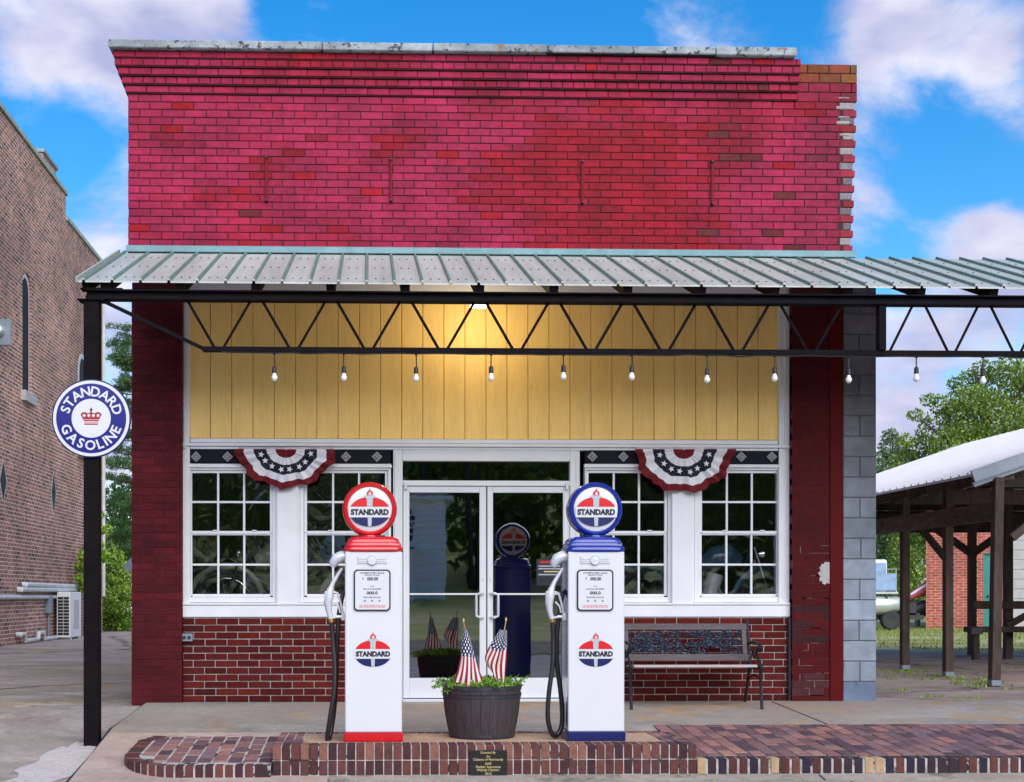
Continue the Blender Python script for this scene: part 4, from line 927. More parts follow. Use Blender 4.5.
def pump(px, enamel, dark, label, loop, gdx):
    Yf = -2.85; s_ = F / (D + Yf); x0 = gx(px, Yf); zb = ZI
    root = thing('gasoline_pump', label, 'gas pump', (x0, Yf + .2, ZI), 'gasoline pumps on the island')
    W, DP = .213, .36
    MB().box(x0 - W - .008, x0 + W + .008, Yf - .008, Yf + DP + .008, zb, zb + .068, bev=.006).build('base', dark, root)
    MB().box(x0 - W, x0 + W, Yf, Yf + .03, zb + .069, zb + 1.428, bev=.008).build('front_panel', 'pumpwhite', root)
    MB().box(x0 - W + .003, x0 + W - .003, Yf + .0305, Yf + DP - .031, zb + .069, zb + 1.428, bev=.008).build('cabinet', enamel, root)
    MB().box(x0 - W, x0 + W, Yf + DP - .03, Yf + DP, zb + .069, zb + 1.428, bev=.008).build('back_panel', enamel, root)
    # hood: rounded steps
    m = MB(); ym = Yf + DP / 2; prof = [(1.0 * W + .01, .0), (W + .012, .02), (W + .004, .034), (W - .004, .038), (W - .004, .052), (W - .010, .066), (W - .016, .070), (W - .018, .082), (W - .03, .098), (W - .055, .110), (W - .10, .116), (0, .120)]
    n = 48
    for r, h in prof:
        for k in range(n):
            a = 2 * PI * k / n; ca, sa = math.cos(a), math.sin(a); ex = 9.0
            rr = (abs(ca) ** ex + abs(sa) ** ex) ** (-1 / ex)
            m.v.append((x0 + ca * rr * r, ym + sa * rr * max(0, r - W + DP / 2) if r > 0 else ym, zb + 1.429 + h))
    for i in range(len(prof) - 1):
        for k in range(n): m.f.append((i * n + k, i * n + (k + 1) % n, (i + 1) * n + (k + 1) % n, (i + 1) * n + k)); m.m.append(0); m.c.append(None)
    m.build('hood', enamel, root, True)
    zgc = gz(px, 508.8, Yf + .06); rg = .2065
    xg = x0 + gdx
    MB().lathe([(.09, zb + 1.54), (.088, zb + 1.575), (.075, zb + 1.60)], 28, (xg, ym, 0), 'z').build('neck', enamel, root, True)
    yg = ym - .085
    MB().lathe([(rg * .80, .004), (rg * .86, -.012), (rg * .93, -.012), (rg * .985, .004), (rg, .03), (rg, .14), (rg * .985, .166), (rg * .93, .182), (rg * .86, .182), (rg * .80, .166)], 64, (xg, yg, zgc), 'y').build('globe_rim', enamel, root, True)
    face_ = MB().lathe([(rg * .815, .002), (rg * .7, -.004), (rg * .4, -.008), (0, -.009)], 64, (xg, yg, zgc), 'y').build('globe_face', 'print_white', root, True)
    MB().lathe([(rg * .815, .168), (0, .176)], 48, (xg, yg, zgc), 'y').build('globe_face', 'print_white', root, True)
    logo(face_, xg, zgc - .020, yg - .0125, rg * 1.50, 'emblem')
    bk_ = logo(root, xg, zgc - .020, yg - .0125, rg * 1.50, 'emblem'); bk_.rotation_euler = (0, 0, PI); c_ = wloc(root)
    bk_.location = (2 * (xg - c_.x), 2 * ym - 2 * c_.y - .0, 0); bk_.location.x = 2 * (xg - c_.x); bk_.location.y = 2 * (ym - c_.y) + .004
    # badge with two wings
    zd = gz(px, 560, Yf); bd = MB().lathe([(.040, 0), (.040, -.010), (.034, -.016), (.031, -.012), (0, -.014)], 24, (x0 - .01, Yf, zd), 'y').build('badge', 'silver', root, True)
    for sx in (-1, 1):
        m = MB(); m.box(x0 - .01 + sx * .028, x0 - .01 + sx * .112, Yf - .006, Yf, zd - .028, zd + .028, bev=.003)
        for dz in (-.012, .004): m.box(x0 - .01 + sx * .034, x0 - .01 + sx * .106, Yf - .009, Yf - .006, zd + dz, zd + dz + .008, bev=.001)
        m.build('wing', 'silver', bd)
    # price window
    l, r, t, b_ = x0 - .148, x0 + .128, gz(px, 569.5, Yf), gz(px, 611, Yf)
    def rrect(l, r, b_, t, rad, n=6):
        P = []
        for cx_, cz_, a0 in ((r - rad, b_ + rad, -90), (r - rad, t - rad, 0), (l + rad, t - rad, 90), (l + rad, b_ + rad, 180)):
            P += [(cx_ + rad * math.cos(R(a0 + 90 * k / n)), cz_ + rad * math.sin(R(a0 + 90 * k / n))) for k in range(n + 1)]
        return P
    fr = MB().prism(rrect(l, r, b_, t, .03), Yf - .010, Yf + .001).build('price_frame', 'rubber', root)
    m = MB(); e = .011; m.prism(rrect(l + e, r - e, b_ + e, t - e, .022), Yf - .0115, Yf - .009, 0); cx = (l + r) / 2; H = t - b_
    yt = Yf - .0121
    for tx, wd, hz, zz, mi in (('COMPUTED SALE', .66, .030, .415, 1), ('AMOUNT OF SALE', .40, .026, .365, 1), ('$', .035, .065, .275, 1), ('000.00', .30, .075, .275, 1), ('SALE', .10, .018, .10, 1),
                               ('GALLONS DELIVERED', .50, .026, .03, 1), ('000.0', .30, .070, -.065, 1), ('PRICE PER GALLON', .47, .026, -.17, 1), ('TAX INCLUDED THIS SALE', .70, .02, -.37, 2), ('SOLD FOR USE AS A MOTOR FUEL ONLY', .70, .02, -.405, 2)):
        put_text(m, tx, cx - (.085 * H if tx != '$' else .22 * H) * (tx in ('$', '000.00')) + (.03 if tx == '000.00' else 0), t - H * (.5 - zz), yt, wd * (r - l), hz * H * 1.12, .035, mi)
    for dx in (-.055, 0, .055): put_text(m, '0', cx + dx, t - H * .755, yt, .016, .05 * H, .02, 1)
    m.build('price_face', ['print_white', 'print_ink', 'print_red'], fr)
    logo(root, x0 - .004, gz(px, 653.5, Yf), Yf - .0025, .278, 'emblem')
    put = MB()
    for k, c in enumerate('GAS'): pass
    # nozzle in its holster on the left side
    def P(dx, py, y): return Vector((x0 - W + dx / s_, y, gz(px, py, Yf)))
    yn = Yf + .10
    m = MB(); m.tube([P(1, 556, yn), P(-4, 556.5, yn), P(-9, 558.5, yn), P(-12, 563, yn), P(-12.5, 567, yn)], [.045, .046, .045, .036, .02], 12); m.build('holster', 'silver', root, True)
    m = MB(); m.box(P(-4, 0, 0).x, x0 - W + .002, yn - .03, yn + .03, gz(px, 621, Yf), gz(px, 613, Yf), bev=.006); m.tube([P(-9, 617, yn), P(-3, 617, yn)], .012, 8); m.build('nozzle_rest', 'silver', root)
    m = MB(); m.tube([P(-3, 568, yn), P(-7, 574, yn), P(-12.5, 583, yn), P(-15, 590, yn)], [.012, .014, .017, .024], 10)         # spout
    m.tube([P(-15, 588, yn), P(-16, 595, yn), P(-17.5, 603, yn), P(-16.5, 612, yn), P(-14.5, 619, yn)], [.024, .034, .032, .022, .020], 10)   # body and grip
    m.box(P(-21, 0, 0).x, P(-16, 0, 0).x, yn - .022, yn + .022, gz(px, 601, Yf), gz(px, 591, Yf), bev=.008)
    nzl = m.build('nozzle', 'silver', root, True)
    m = MB(); m.tube([P(-12, 592, yn), P(-8, 593, yn), P(-5, 602, yn), P(-2.5, 613, yn), P(-4, 617, yn), P(-13, 618, yn)], .009, 8); m.tube([P(-11, 602, yn), P(-7, 606, yn), P(-5, 613, yn)], .007, 8); m.build('lever_guard', 'silver', nzl, True)
    MB().tube([P(-14.6, 618.5, yn), P(-14, 622.5, yn)], .019, 10).build('coupling', 'brass', nzl, True)
    def smooth_path(K, n=10):
        out_ = []
        for i in range(len(K) - 1):
            p0, p1, p2, p3 = K[max(i - 1, 0)], K[i], K[i + 1], K[min(i + 2, len(K) - 1)]
            for k in range(n):
                t = k / n; out_.append(.5 * ((2 * p1) + (p2 - p0) * t + (2 * p0 - 5 * p1 + 4 * p2 - p3) * t * t + (3 * p1 - p0 - 3 * p2 + p3) * t ** 3))
        return out_ + [K[-1]]
    K = [P(a, q, yn + dy) for a, q, dy in loop]
    zmin = ZI + .018
    K = [Vector((k.x, k.y, max(k.z, zmin))) for k in K]
    MB().tube(smooth_path(K), .0185, 10).build('hose', 'rubber', root, True)
    return root
pump(373.5, 'red', 'red', 'white gasoline pump with red hood, red base and red rimmed globe',
     [(-14, 622, 0), (-12.5, 640, 0), (-10.5, 665, -.02), (-11, 690, -.04), (-15, 718, -.05), (-18, 738.5, -.03), (-16, 740, .06), (-12, 715, .10), (-9.5, 680, .06), (-8.5, 650, .03), (-7, 620, .02), (-4, 600, .04), (-1, 590, .08), (2, 588, .10)], -.028)
pump(596.3, 'blue', 'navyenamel', 'white gasoline pump with blue hood, navy base and blue rimmed globe',
     [(-14, 622, 0), (-13, 640, 0), (-14, 665, -.01), (-18, 695, -.02), (-19, 718, -.02), (-15, 734, 0), (-9, 737.5, .04), (-3.5, 728, .06), (-2.8, 712, .06), (-5, 690, .05), (-9, 660, .04), (-9, 635, .03), (-6, 612, .03), (-3, 596, .06), (2, 590, .10)], .014)
# ------------------------------------------------------------------ planter, plant and flags
PY = -2.50; pcx = gx(485, PY - .28); s_ = F / (D + PY - .28)
pt = thing('barrel_planter', 'dark wooden half barrel planter between the two gasoline pumps', 'planter', (pcx, PY, ZI))
zt = ZI + .405; r0, r1 = 33 / s_, 40.5 / s_
ns = 26
for k in range(ns):
    a0, a1 = 2 * PI * (k + .02) / ns, 2 * PI * (k + .98) / ns; m = MB(); L = []
    jr = random.uniform(-.002, .002)
    for h in (0, .25, .5, .75, 1):
        rr = r0 + (r1 - r0) * h + .012 * math.sin(PI * h) + jr; ri = rr - .022
        L.append([(pcx + q * math.cos(a), PY + q * math.sin(a), ZI + (zt - ZI) * h) for q, a in ((rr, a0), (rr, (a0 + a1) / 2), (rr, a1), (ri, a1), (ri, a0))])
    for A, B in zip(L, L[1:]):
        for i in range(5): m.face([A[i], A[(i + 1) % 5], B[(i + 1) % 5], B[i]])
    m.face(L[-1]); m.face(list(reversed(L[0]))); m.build('stave', 'barrel', pt)
for h, hw in ((.955, .03), (.80, .025), (.06, .022), (.84, .006)):
    rr = r0 + (r1 - r0) * h + .012 * math.sin(PI * h) + .0035; zz = ZI + (zt - ZI) * h
    MB().lathe([(rr - .006, zz - hw / 2), (rr, zz - hw / 2), (rr + .003, zz + hw / 2), (rr - .003, zz + hw / 2)], 40, (pcx, PY, 0), 'z').build('hoop', 'hoop', pt, True)
MB().lathe([(r1 - .024, zt - .06), (r1 * .5, zt - .03), (0, zt - .02)], 24, (pcx, PY, 0), 'z').build('soil', 'soil', pt)
def leaf_blob(m, n, pos, size, cols, flat=.5, shape=.45):
    for _ in range(n):
        p = pos(); d = Vector((random.gauss(0, 1), random.gauss(0, 1), random.gauss(.2, flat))).normalized(); u = d.orthogonal().normalized()
        w_ = d.cross(u); an = random.uniform(0, 2 * PI); t = u * math.cos(an) + w_ * math.sin(an); q = d.cross(t); L = size * random.uniform(.6, 1.4); B = L * shape
        c = random.choice(cols); k = random.uniform(.75, 1.25); c = (c[0] * k, c[1] * k, c[2] * k)
        m.face([p - t * L * .5, p - q * B * .5, p + t * L * .5, p + q * B * .5], 0, c)
m = MB(); GR = [(.14, .31, .03), (.21, .40, .05), (.10, .24, .025), (.27, .46, .07)]
for k in range(210):
    a = random.uniform(0, 2 * PI); r = r1 * random.uniform(0, .93); b0 = Vector((pcx + r * math.cos(a), PY + r * math.sin(a), zt - .03))
    lean = Vector((math.cos(a), math.sin(a), 0)) * random.uniform(.0, .10) * (r / r1) + Vector((random.gauss(0, .02), random.gauss(0, .02), random.uniform(.07, .14)))
    if a > 2.2 and a < 4.2 and r > r1 * .7: lean += Vector((-.07, 0, random.uniform(-.07, .02)))
    for q in range(16):
        t = (q + .5) / 16; p = b0 + lean * t + Vector((0, 0, -.05 * t * t))
        for sd_ in (-1, 1):
            di = Vector((random.gauss(0, 1), random.gauss(0, 1), random.gauss(.2, .6))).normalized() * random.uniform(.016, .034); w_ = di.orthogonal().normalized() * .008; c = random.choice(GR); k2 = random.uniform(.7, 1.2)
            m.face([p, p + di * .5 + w_, p + di, p + di * .5 - w_], 0, tuple(x * k2 for x in c))
tag(m.build('fern_plant', 'leaf', loc=(pcx, PY, zt - .03)), 'bright green feathery plant filling the half barrel planter', 'plant')
def flag(label, tip, foot, rows, Y):
    """rows: list of (u, [(px, py, dy), ...]) from the hoist end (top) to the fly end"""
    def W(p): return Vector((gx(p[0], Y + (p[2] if len(p) > 2 else 0)), Y + (p[2] if len(p) > 2 else 0), gz(p[0], p[1], Y)))
    ft = W(foot); root = thing('stick_flag', label, 'flag', ft, 'small flags in the planter')
    MB().tube([ft, W(tip)], .0045, 7).build('stick', 'stick', root, True)
    MB().lathe([(.005, 0), (.009, .008), (.006, .02), (0, .032)], 8, W(tip), 'z').build('finial', 'gold', root, True)
    nr = len(rows); nc = len(rows[0][1])
    def cub(P, t):
        n = len(P) - 1; x = min(max(t, 0) * n, n - 1e-6); i = int(x); f = x - i
        p0, p1, p2, p3 = P[max(i - 1, 0)], P[i], P[i + 1], P[min(i + 2, n)]
        return .5 * ((2 * p1) + (p2 - p0) * f + (2 * p0 - 5 * p1 + 4 * p2 - p3) * f * f + (3 * p1 - p0 - 3 * p2 + p3) * f ** 3)
    RW = [[W(p) for p in r[1]] for r in rows]; us = [r[0] for r in rows]
    def fn(i, j):
        col_ = [cub(r, j) for r in RW]; p = cub(col_, i); p = p.copy(); p.y += .010 * math.sin(j * 17 + i * 3) * (.3 + i); return p
    def uf(i, j):
        x = i * (nr - 1); k = min(int(x), nr - 2); return (us[k] + (us[k + 1] - us[k]) * (x - k), j)
    m = MB().grid(fn, 30, 26, 0, uf); o = m.build('cloth', 'flag', root, True)
    return root
FY = -2.60
flag('small flag hanging straight on the left stick in the planter', (463.5, 622), (481, 697),
     [(0, [(463.5, 627, 0), (465, 628, -.02), (467, 630, 0), (468, 632, .02)]), (.22, [(462, 640, -.01), (466, 641, -.03), (470, 642, -.01), (472, 645, .02)]), (.43, [(460.5, 656, -.01), (466, 656, -.04), (472, 657, -.02), (476, 660, .02)]),
      (.7, [(457.5, 670, -.02), (465, 672, -.05), (473, 674, -.03), (480, 672, .01)]), (1, [(454, 681, -.02), (463, 684.5, -.05), (474, 688.5, -.04), (483, 679, .01)])], FY)
flag('small flag bunched in folds on the right stick in the planter', (506, 621), (492, 697),
     [(0, [(500, 629, -.01), (502, 630, -.02), (504.5, 630, -.01), (507, 630, .02)]), (.22, [(494.5, 638, -.02), (498.5, 639, -.05), (503, 640, -.01), (507, 640, .02)]), (.43, [(489, 647, -.03), (495, 650, -.06), (501, 651, -.01), (507, 649, .02)]),
      (.68, [(485, 657, -.03), (490, 662, -.07), (498, 668, -.02), (506.5, 664, .02)]), (1, [(487, 666, -.02), (491, 670, -.05), (500, 685, -.02), (505, 680, .01)])], FY)
# ------------------------------------------------------------------ bench
Yb0, Yb1 = -.10, -.58
bX0, bX1 = gx(631, Yb1), gx(761.5, Yb1)
def sz_(y): return wz(y)
bn = thing('park_bench', 'weathered slatted bench with black iron scroll ends under the right windows', 'bench', ((bX0 + bX1) / 2, -.35, sz_(-.35)))
zs = gz(690, 666.5, Yb1 + .02)
for k in range(5):
    y = Yb1 + .02 + k * .078; MB().box(bX0 + .03, bX1 - .03, y, y + .062, zs - .012 - .006 * k, zs + .014 - .006 * k, bev=.006).build('seat_slat', 'slatpale', bn)
yb_, yt_ = -.21, -.12
def bk(z): 
    t = (z - .40) / .38; return yb_ + (yt_ - yb_) * t
ztp0, ztp1 = gz(690, 630, -.12), gz(690, 623.5, -.12); zlo0, zlo1 = gz(690, 661, -.2), gz(690, 654, -.2)
BX0, BX1 = gx(625, -.15), gx(750, -.15)
bl0, bl1 = bX0 + .008, bX1 - .012
for za_, zb_ in ((ztp0, ztp1), (zlo0, zlo1)): MB().box(bl0, bl1, bk(za_) - .014, bk(za_) + .014, za_, zb_, bev=.005).build('back_slat', 'slat', bn)
for xx in (bl0 + .03, bl1 - .03): MB().bar((xx, bk(zlo1), zlo1), (xx, bk(ztp0), ztp0), .045, .026, bev=.004).build('back_stile', 'slat', bn)
m = MB(); rs = random.Random(3); xl, xr = bl0 + .06, bl1 - .06
for k in range(270):
    cx = rs.uniform(xl, xr); cz = rs.uniform(zlo1 + .01, ztp0 - .01)
    if abs(cx - (xl + xr) / 2) < .05 and abs(cz - .60) < .045: continue
    r = rs.uniform(.012, .03); a = rs.uniform(0, 6.28); P = []
    for q in range(9):
        t = q / 8; rr = r * (1 - .6 * t); P.append((min(max(cx + rr * math.cos(a + t * 5.5), xl), xr), bk(cz) + rs.uniform(-.004, .004), min(max(cz + rr * math.sin(a + t * 5.5), zlo1), ztp0)))
    m.tube(P, .0062, 5)
m.build('iron_scrollwork', 'filigree', bn)
for xe in (bX0 + .0, bX1 - .0):
    side = MB(); zf, zr_ = sz_(Yb1), sz_(-.08)
    side.tube([(xe, Yb1 - .02, zf), (xe, Yb1 + .01, zf + .12), (xe, Yb1 + .03, zs - .08), (xe, Yb1 + .005, zs - .01), (xe, Yb1 + .03, zs + .02)], [.016, .014, .014, .018, .016], 8); side.build('leg', 'black', bn, True)
    side = MB(); side.tube([(xe, -.05, zr_), (xe, -.10, zr_ + .12), (xe, -.20, zs - .05), (xe, -.20, zs + .02), (xe, bk(.6), .6), (xe, bk(.79), .80)], [.016, .014, .016, .016, .014, .012], 8); side.build('leg', 'black', bn, True)
    side = MB(); side.tube([(xe, Yb1 + .03, zs - .01), (xe, -.2, zs - .035)], .014, 8); side.tube([(xe, Yb1 + .02, zs - .12), (xe, -.35, zs - .09), (xe, -.17, zs - .14)], .010, 6); side.build('seat_rail', 'black', bn, True)
    arm = MB(); zz = zs + .19
    arm.tube([(xe, bk(zz), zz + .01), (xe, -.32, zz + .03), (xe, Yb1 + .06, zz + .015), (xe, Yb1 + .02, zz - .02), (xe, Yb1 + .05, zz - .05), (xe, Yb1 + .08, zz - .03)], [.012, .014, .016, .016, .014, .01], 8)
    arm.tube([(xe, Yb1 + .10, zz - .02), (xe, Yb1 + .16, zz - .08), (xe, Yb1 + .08, zz - .14), (xe, Yb1 + .04, zs + .02)], .011, 6)
    P = [(xe, -.34 + .05 * (1 - t / 14) * math.cos(t * .8), zz - .09 + .05 * (1 - t / 14) * math.sin(t * .8)) for t in range(13)]; arm.tube(P, .008, 6)
    arm.build('armrest', 'black', bn, True)
# ------------------------------------------------------------------ buntings
def bunting(px0, px1, cxp, bot, label, seed):
    rs = random.Random(seed); Yb = .035
    cx, zt = gx(cxp, Yb), gz(cxp, 449.5, Yb); hw = (gx(px1, Yb) - gx(px0, Yb)) / 2; hh_ = zt - gz(cxp, bot, Yb)
    root = thing('bunting', label, 'bunting', (cx, Yb, zt), 'fan buntings over the windows')
    MB().box(cx - hw, cx + hw, Yb - .014, Yb + .006, zt - .004, zt + .022, bev=.004).build('rail', 'bandrail', root)
    ph = rs.uniform(0, 6)
    def pt_(a, f):
        kk = int(a * 11.4 + ph); a = PI * a; wob = 1 + .035 * math.sin(a * 9 + ph) * f + .05 * f * (N2(kk * 3.7, f * 2, ph) + .3 * math.sin(a * 3.6 * 6.28))
        # angular, draped outline
        fl = 1 + .03 * math.cos(4 * a) * f
        x = -math.cos(a) * hw * f * fl * wob; z = -abs(math.sin(a)) ** .86 * hh_ * f * wob
        y = -.012 - .05 * f * abs(((a * 3.6 + ph + .25 * math.sin(a * 5)) % 1) * 2 - 1) - .014 * f * math.sin(a * 9 + ph)
        return Vector((cx + x, Yb + y, zt + min(z, 0)))
    for f0, f1, mt in ((.02, .22, 'cloth_red'), (.22, .40, 'cloth_white'), (.40, .65, 'cloth_navy'), (.65, .835, 'cloth_white'), (.835, 1.0, 'cloth_red')):
        MB().grid(lambda i, j: pt_(i, f0 + (f1 - f0) * j), 110, 3).build('cloth_band', mt, root)
    for k in range(8):
        a = (k + .5) / 8 + rs.uniform(-.015, .015); c = pt_(a, .53); r = .032; rot = rs.uniform(-.4, .4)
        poly = [(c.x + (r if q % 2 == 0 else r * .42) * math.sin(rot - q * PI / 5), c.z + (r if q % 2 == 0 else r * .42) * math.cos(rot - q * PI / 5)) for q in range(10)]
        MB().prism(poly, c.y - .020, c.y - .016).build('star', 'cloth_white', root)
MT['bandrail'] = M('bunting_header', (.55, .45, .50), .8, var=.35, vs=9)
bunting(239.5, 333, 286, 488, 'red, white and navy star bunting over the left pair of windows', 1)
bunting(635, 731, 683.5, 492.5, 'red, white and navy star bunting over the right pair of windows', 5)
# ------------------------------------------------------------------ inside the shop: motorcycles on a plinth
def moto(cx, cy, z, flip, tank, label):
    root = thing('motorcycle', label, 'motorcycle', (cx, cy, z), 'motorcycles inside the shop')
    f = -1 if flip else 1
    def Q(x, zz, y=0): return Vector((cx + f * x, cy + y, z + zz))
    for wx in (-.68, .68):
        w = MB(); n = 40
        w.tube([Q(wx + .31 * math.cos(2 * PI * k / n), .34 + .31 * math.sin(2 * PI * k / n)) for k in range(n + 1)], .05, 10, caps=False); wh = w.build('wheel', 'tyre', root, True)
        w = MB(); w.tube([Q(wx + .255 * math.cos(2 * PI * k / n), .34 + .255 * math.sin(2 * PI * k / n)) for k in range(n + 1)], .014, 8, caps=False)
        for k in range(18):
            a = 2 * PI * k / 18; w.tube([Q(wx, .34), Q(wx + .25 * math.cos(a), .34 + .25 * math.sin(a))], .003, 4)
        w.tube([Q(wx, .34, -.06), Q(wx, .34, .06)], .035, 10); w.build('rim', 'chrome', wh, True)
        w = MB(); w.tube([Q(wx + .385 * math.cos(a), .34 + .385 * math.sin(a)) for a in [R(15 + 150 * k / 16) for k in range(17)]], .035, 8); w.build('fender', tank, root, True)
    w = MB()
    for sy in (-.07, .07): w.tube([Q(.68, .34, sy), Q(.5, .92, sy)], .02, 8)
    w.build('fork', 'chrome', root, True)
    w = MB(); w.tube([Q(.18, .98, -.36), Q(.34, 1.05, -.30), Q(.46, 1.0, -.12), Q(.47, .98, 0), Q(.46, 1.0, .12), Q(.34, 1.05, .30), Q(.18, .98, .36)], .013, 8); w.build('handlebar', 'chrome', root, True)
    w = MB(); w.lathe([(0, -.08), (.05, -.07), (.085, 0), (.09, .05), (0, .055)], 18, Q(.58, .84), 'x'); w.build('headlamp', 'chrome', root, True)
    w = MB(); w.tube([Q(-.06, .74), Q(.08, .80), Q(.25, .82), Q(.38, .78)], [.06, .13, .14, .05], 14); w.build('tank', tank, root, True)
    w = MB(); w.tube([Q(-.48, .74), Q(-.30, .73), Q(-.1, .70)], [.07, .13, .07], 12); w.build('seat', 'rubber', root, True)
    w = MB(); w.tube([Q(-.1, .32), Q(.16, .34)], .13, 12); w.tube([Q(.02, .36), Q(.10, .64)], .09, 12); w.build('engine', 'silver', root, True)
    w = MB(); w.tube([Q(.47, .86), Q(.25, .30), Q(-.2, .28), Q(-.68, .34)], .02, 8); w.tube([Q(.45, .88), Q(-.05, .68), Q(-.45, .66), Q(-.68, .34)], .02, 8); w.build('frame', 'black', root, True)
    w = MB(); w.tube([Q(.12, .5, -.1), Q(.22, .3, -.13), Q(0, .22, -.14), Q(-.8, .3, -.14)], [.02, .022, .026, .035], 8); w.build('exhaust', 'chrome', root, True)
pz = .62
for xc in (gx(690, 1.0), gx(290, 1.0)):
    tag(MB().box(xc - 1.15, xc + 1.15, .55, 1.6, .01, pz, bev=.01).build('display_plinth', 'interior'), 'dark display plinth inside the shop behind the %s windows' % ('right' if xc > 1 else 'left'), 'plinth')
moto(gx(706, .9), .92, pz, False, 'tankblue', 'blue motorcycle inside the shop behind the right windows')
moto(gx(292, .9), .92, pz, True, 'tank', 'cream motorcycle inside the shop behind the left windows')
# ------------------------------------------------------------------ left neighbour: old brick building
WX = -7.4
lb = thing('brick_building', 'old brown brick building with stepped parapet at the left edge', 'building', (WX - 4, 12, 0))
yst = atX(66, 190, WX).y; yend = atX(102.5, 400, WX).y; zA = atX(30, 145.5, WX).z; zB = atX(84, 240, WX).z
wya, wyb = atX(22.5, 400, WX).y, atX(31.5, 400, WX).y; wz1, wz0 = atX(27, 272, WX).z, atX(27, 393, WX).z
part('wall', 'oldbrick', lb, (WX - 9, WX, -1, wya, -.1, zA - .06), bev=0); part('wall', 'oldbrick', lb, (WX - 9, WX, wyb, yst, -.1, zA - .06), bev=0)
part('wall', 'oldbrick', lb, (WX - 9, WX, wya, wyb, -.1, wz0), bev=0); part('wall', 'oldbrick', lb, (WX - 9, WX, wya, wyb, wz1, zA - .06), bev=0); part('wall', 'oldbrick', lb, (WX - 9, WX - .30, wya, wyb, wz0, wz1), bev=0)
wr = (wyb - wya) / 2; wc = (wya + wyb) / 2
for sg_ in (-1, 1):
    P = [(wc + sg_ * wr, wz1)] + [(wc + sg_ * wr * math.sin(a), wz1 - wr + wr * math.cos(a)) for a in [PI / 2 * k / 8 for k in range(9)]]
    m = MB(); n = len(P); m.v = [(WX - .001, y, z) for y, z in P] + [(WX - .3, y, z) for y, z in P]; m.f = [tuple(range(n)), tuple(reversed(range(n, 2 * n)))] + [((i + 1) % n, i, n + i, n + (i + 1) % n) for i in range(n)]
    m.m = [0] * len(m.f); m.c = [None] * len(m.f); m.build('arch_spandrel', 'oldbrick', lb)
part('wall', 'oldbrick', lb, (WX - 9, WX, yst, yend, -.1, zB - .06), bev=0)
part('coping', 'copperedge', lb, (WX - .35, WX + .05, -1, yst + .03, zA - .06, zA + .04)); part('coping', 'copperedge', lb, (WX - .35, WX + .05, yst + .01, yend + .05, zB - .06, zB + .04))
ych = atX(60, 180, WX - .5).y
chm = part('chimney', 'oldbrick', lb, (WX - .95, WX - .36, yst - .8, yst + .5, zB, zA + .72), bev=0)
part('chimney_cap', 'greybox', chm, (WX - 1.0, WX - .31, yst - .85, yst + .55, zA + .72, zA + .80))
def arched(p0, p1, top, bot, sill=True, dx=0):
    ya, yb = atX(p0, 400, WX).y, atX(p1, 400, WX).y; z1, z0 = atX((p0 + p1) / 2, top, WX).z, atX((p0 + p1) / 2, bot, WX).z; r = (yb - ya) / 2; cy = (ya + yb) / 2
    poly = [(ya, z0), (yb, z0)] + [(cy + r * math.cos(a), z1 - r + r * math.sin(a)) for a in [PI * k / 10 for k in range(11)]]
    def ring(e, x0, x1, mt, nm, par_):
        P = [(cy + (y - cy) * e, z0 + (z - z0) * (1 - (1 - e) * .25) + (1 - e) * .2) for y, z in poly]; m = MB(); n = len(P)
        m.v = [(x1, y, z) for y, z in P] + [(x0, y, z) for y, z in P]; m.f = [tuple(range(n)), tuple(reversed(range(n, 2 * n)))] + [((i + 1) % n, i, n + i, n + (i + 1) % n) for i in range(n)]
        m.m = [0] * len(m.f); m.c = [None] * len(m.f); return m.build(nm, mt, par_)
    o = ring(1.0, WX - .02 + dx, WX + .006 + dx, 'winframe', 'window', lb); ring(.72, WX - .02 + dx, WX + .012 + dx, 'dark_pane', 'pane', o)
    if sill: part('sill', 'stone', o, (WX - .02, WX + .10, ya - .12, yb + .12, z0 - .22, z0 - .002))
arched(22.6, 31.4, 272.3, 393, dx=-.05); arched(78, 86, 354, 450)
def slit(p, top, bot, w):
    y = atX(p, 480, WX).y; z1, z0 = atX(p, top, WX).z, atX(p, bot, WX).z; zm = (z0 + z1) / 2
    for e, x, mt, nm in ((1.0, .004, 'stone', 'wall_vent'), (.72, .010, 'darkvoid', 'recess')):
        m = MB(); P = [(y - w * e, zm), (y, z0 + (1 - e) * .3), (y + w * e, zm), (y, z1 - (1 - e) * .3)]
        m.v = [(WX + x, a, c) for a, c in P] + [(WX - .02, a, c) for a, c in P]; m.f = [(0, 1, 2, 3)] + [((i + 1) % 4, i, 4 + i, 4 + (i + 1) % 4) for i in range(4)]; m.m = [0] * 5; m.c = [None] * 5
        m.build(nm, mt, lb)
slit(53.5, 470, 516, .26); slit(3, 458, 504, .30)
m = MB(); m.tube([(WX + .05, yend - .1, 1.0), (WX + .05, yend - .1, zB - .1)], .05, 8); m.build('downpipe', 'pvc', lb, True)
def pipe(label, pts, r): return tag(MB().tube(pts, r, 8).build('wall_pipe', 'pvc', smooth=True), label, 'pipe')
a, c = atX(26, 584.5, WX + .10), atX(79, 586.5, WX + .10); pipe('upper white pipe along the old brick wall above the air conditioner', [(WX + .02, a.y - .02, a.z), (WX + .10, a.y, a.z), c], .055)
a, c = atX(21, 589.5, WX + .10), atX(79, 590.0, WX + .10); pipe('lower white pipe of the pair above the air conditioner', [(WX + .02, a.y - .02, a.z), (WX + .10, a.y, a.z), c], .055)
a, c = atX(-30, 597.3, WX + .06), atX(57, 597, WX + .06); pipe('long thin pipe running left from the air conditioner', [a, c], .045)
a = atX(20, 634, WX + .1); c = atX(55, 636, WX + .1)
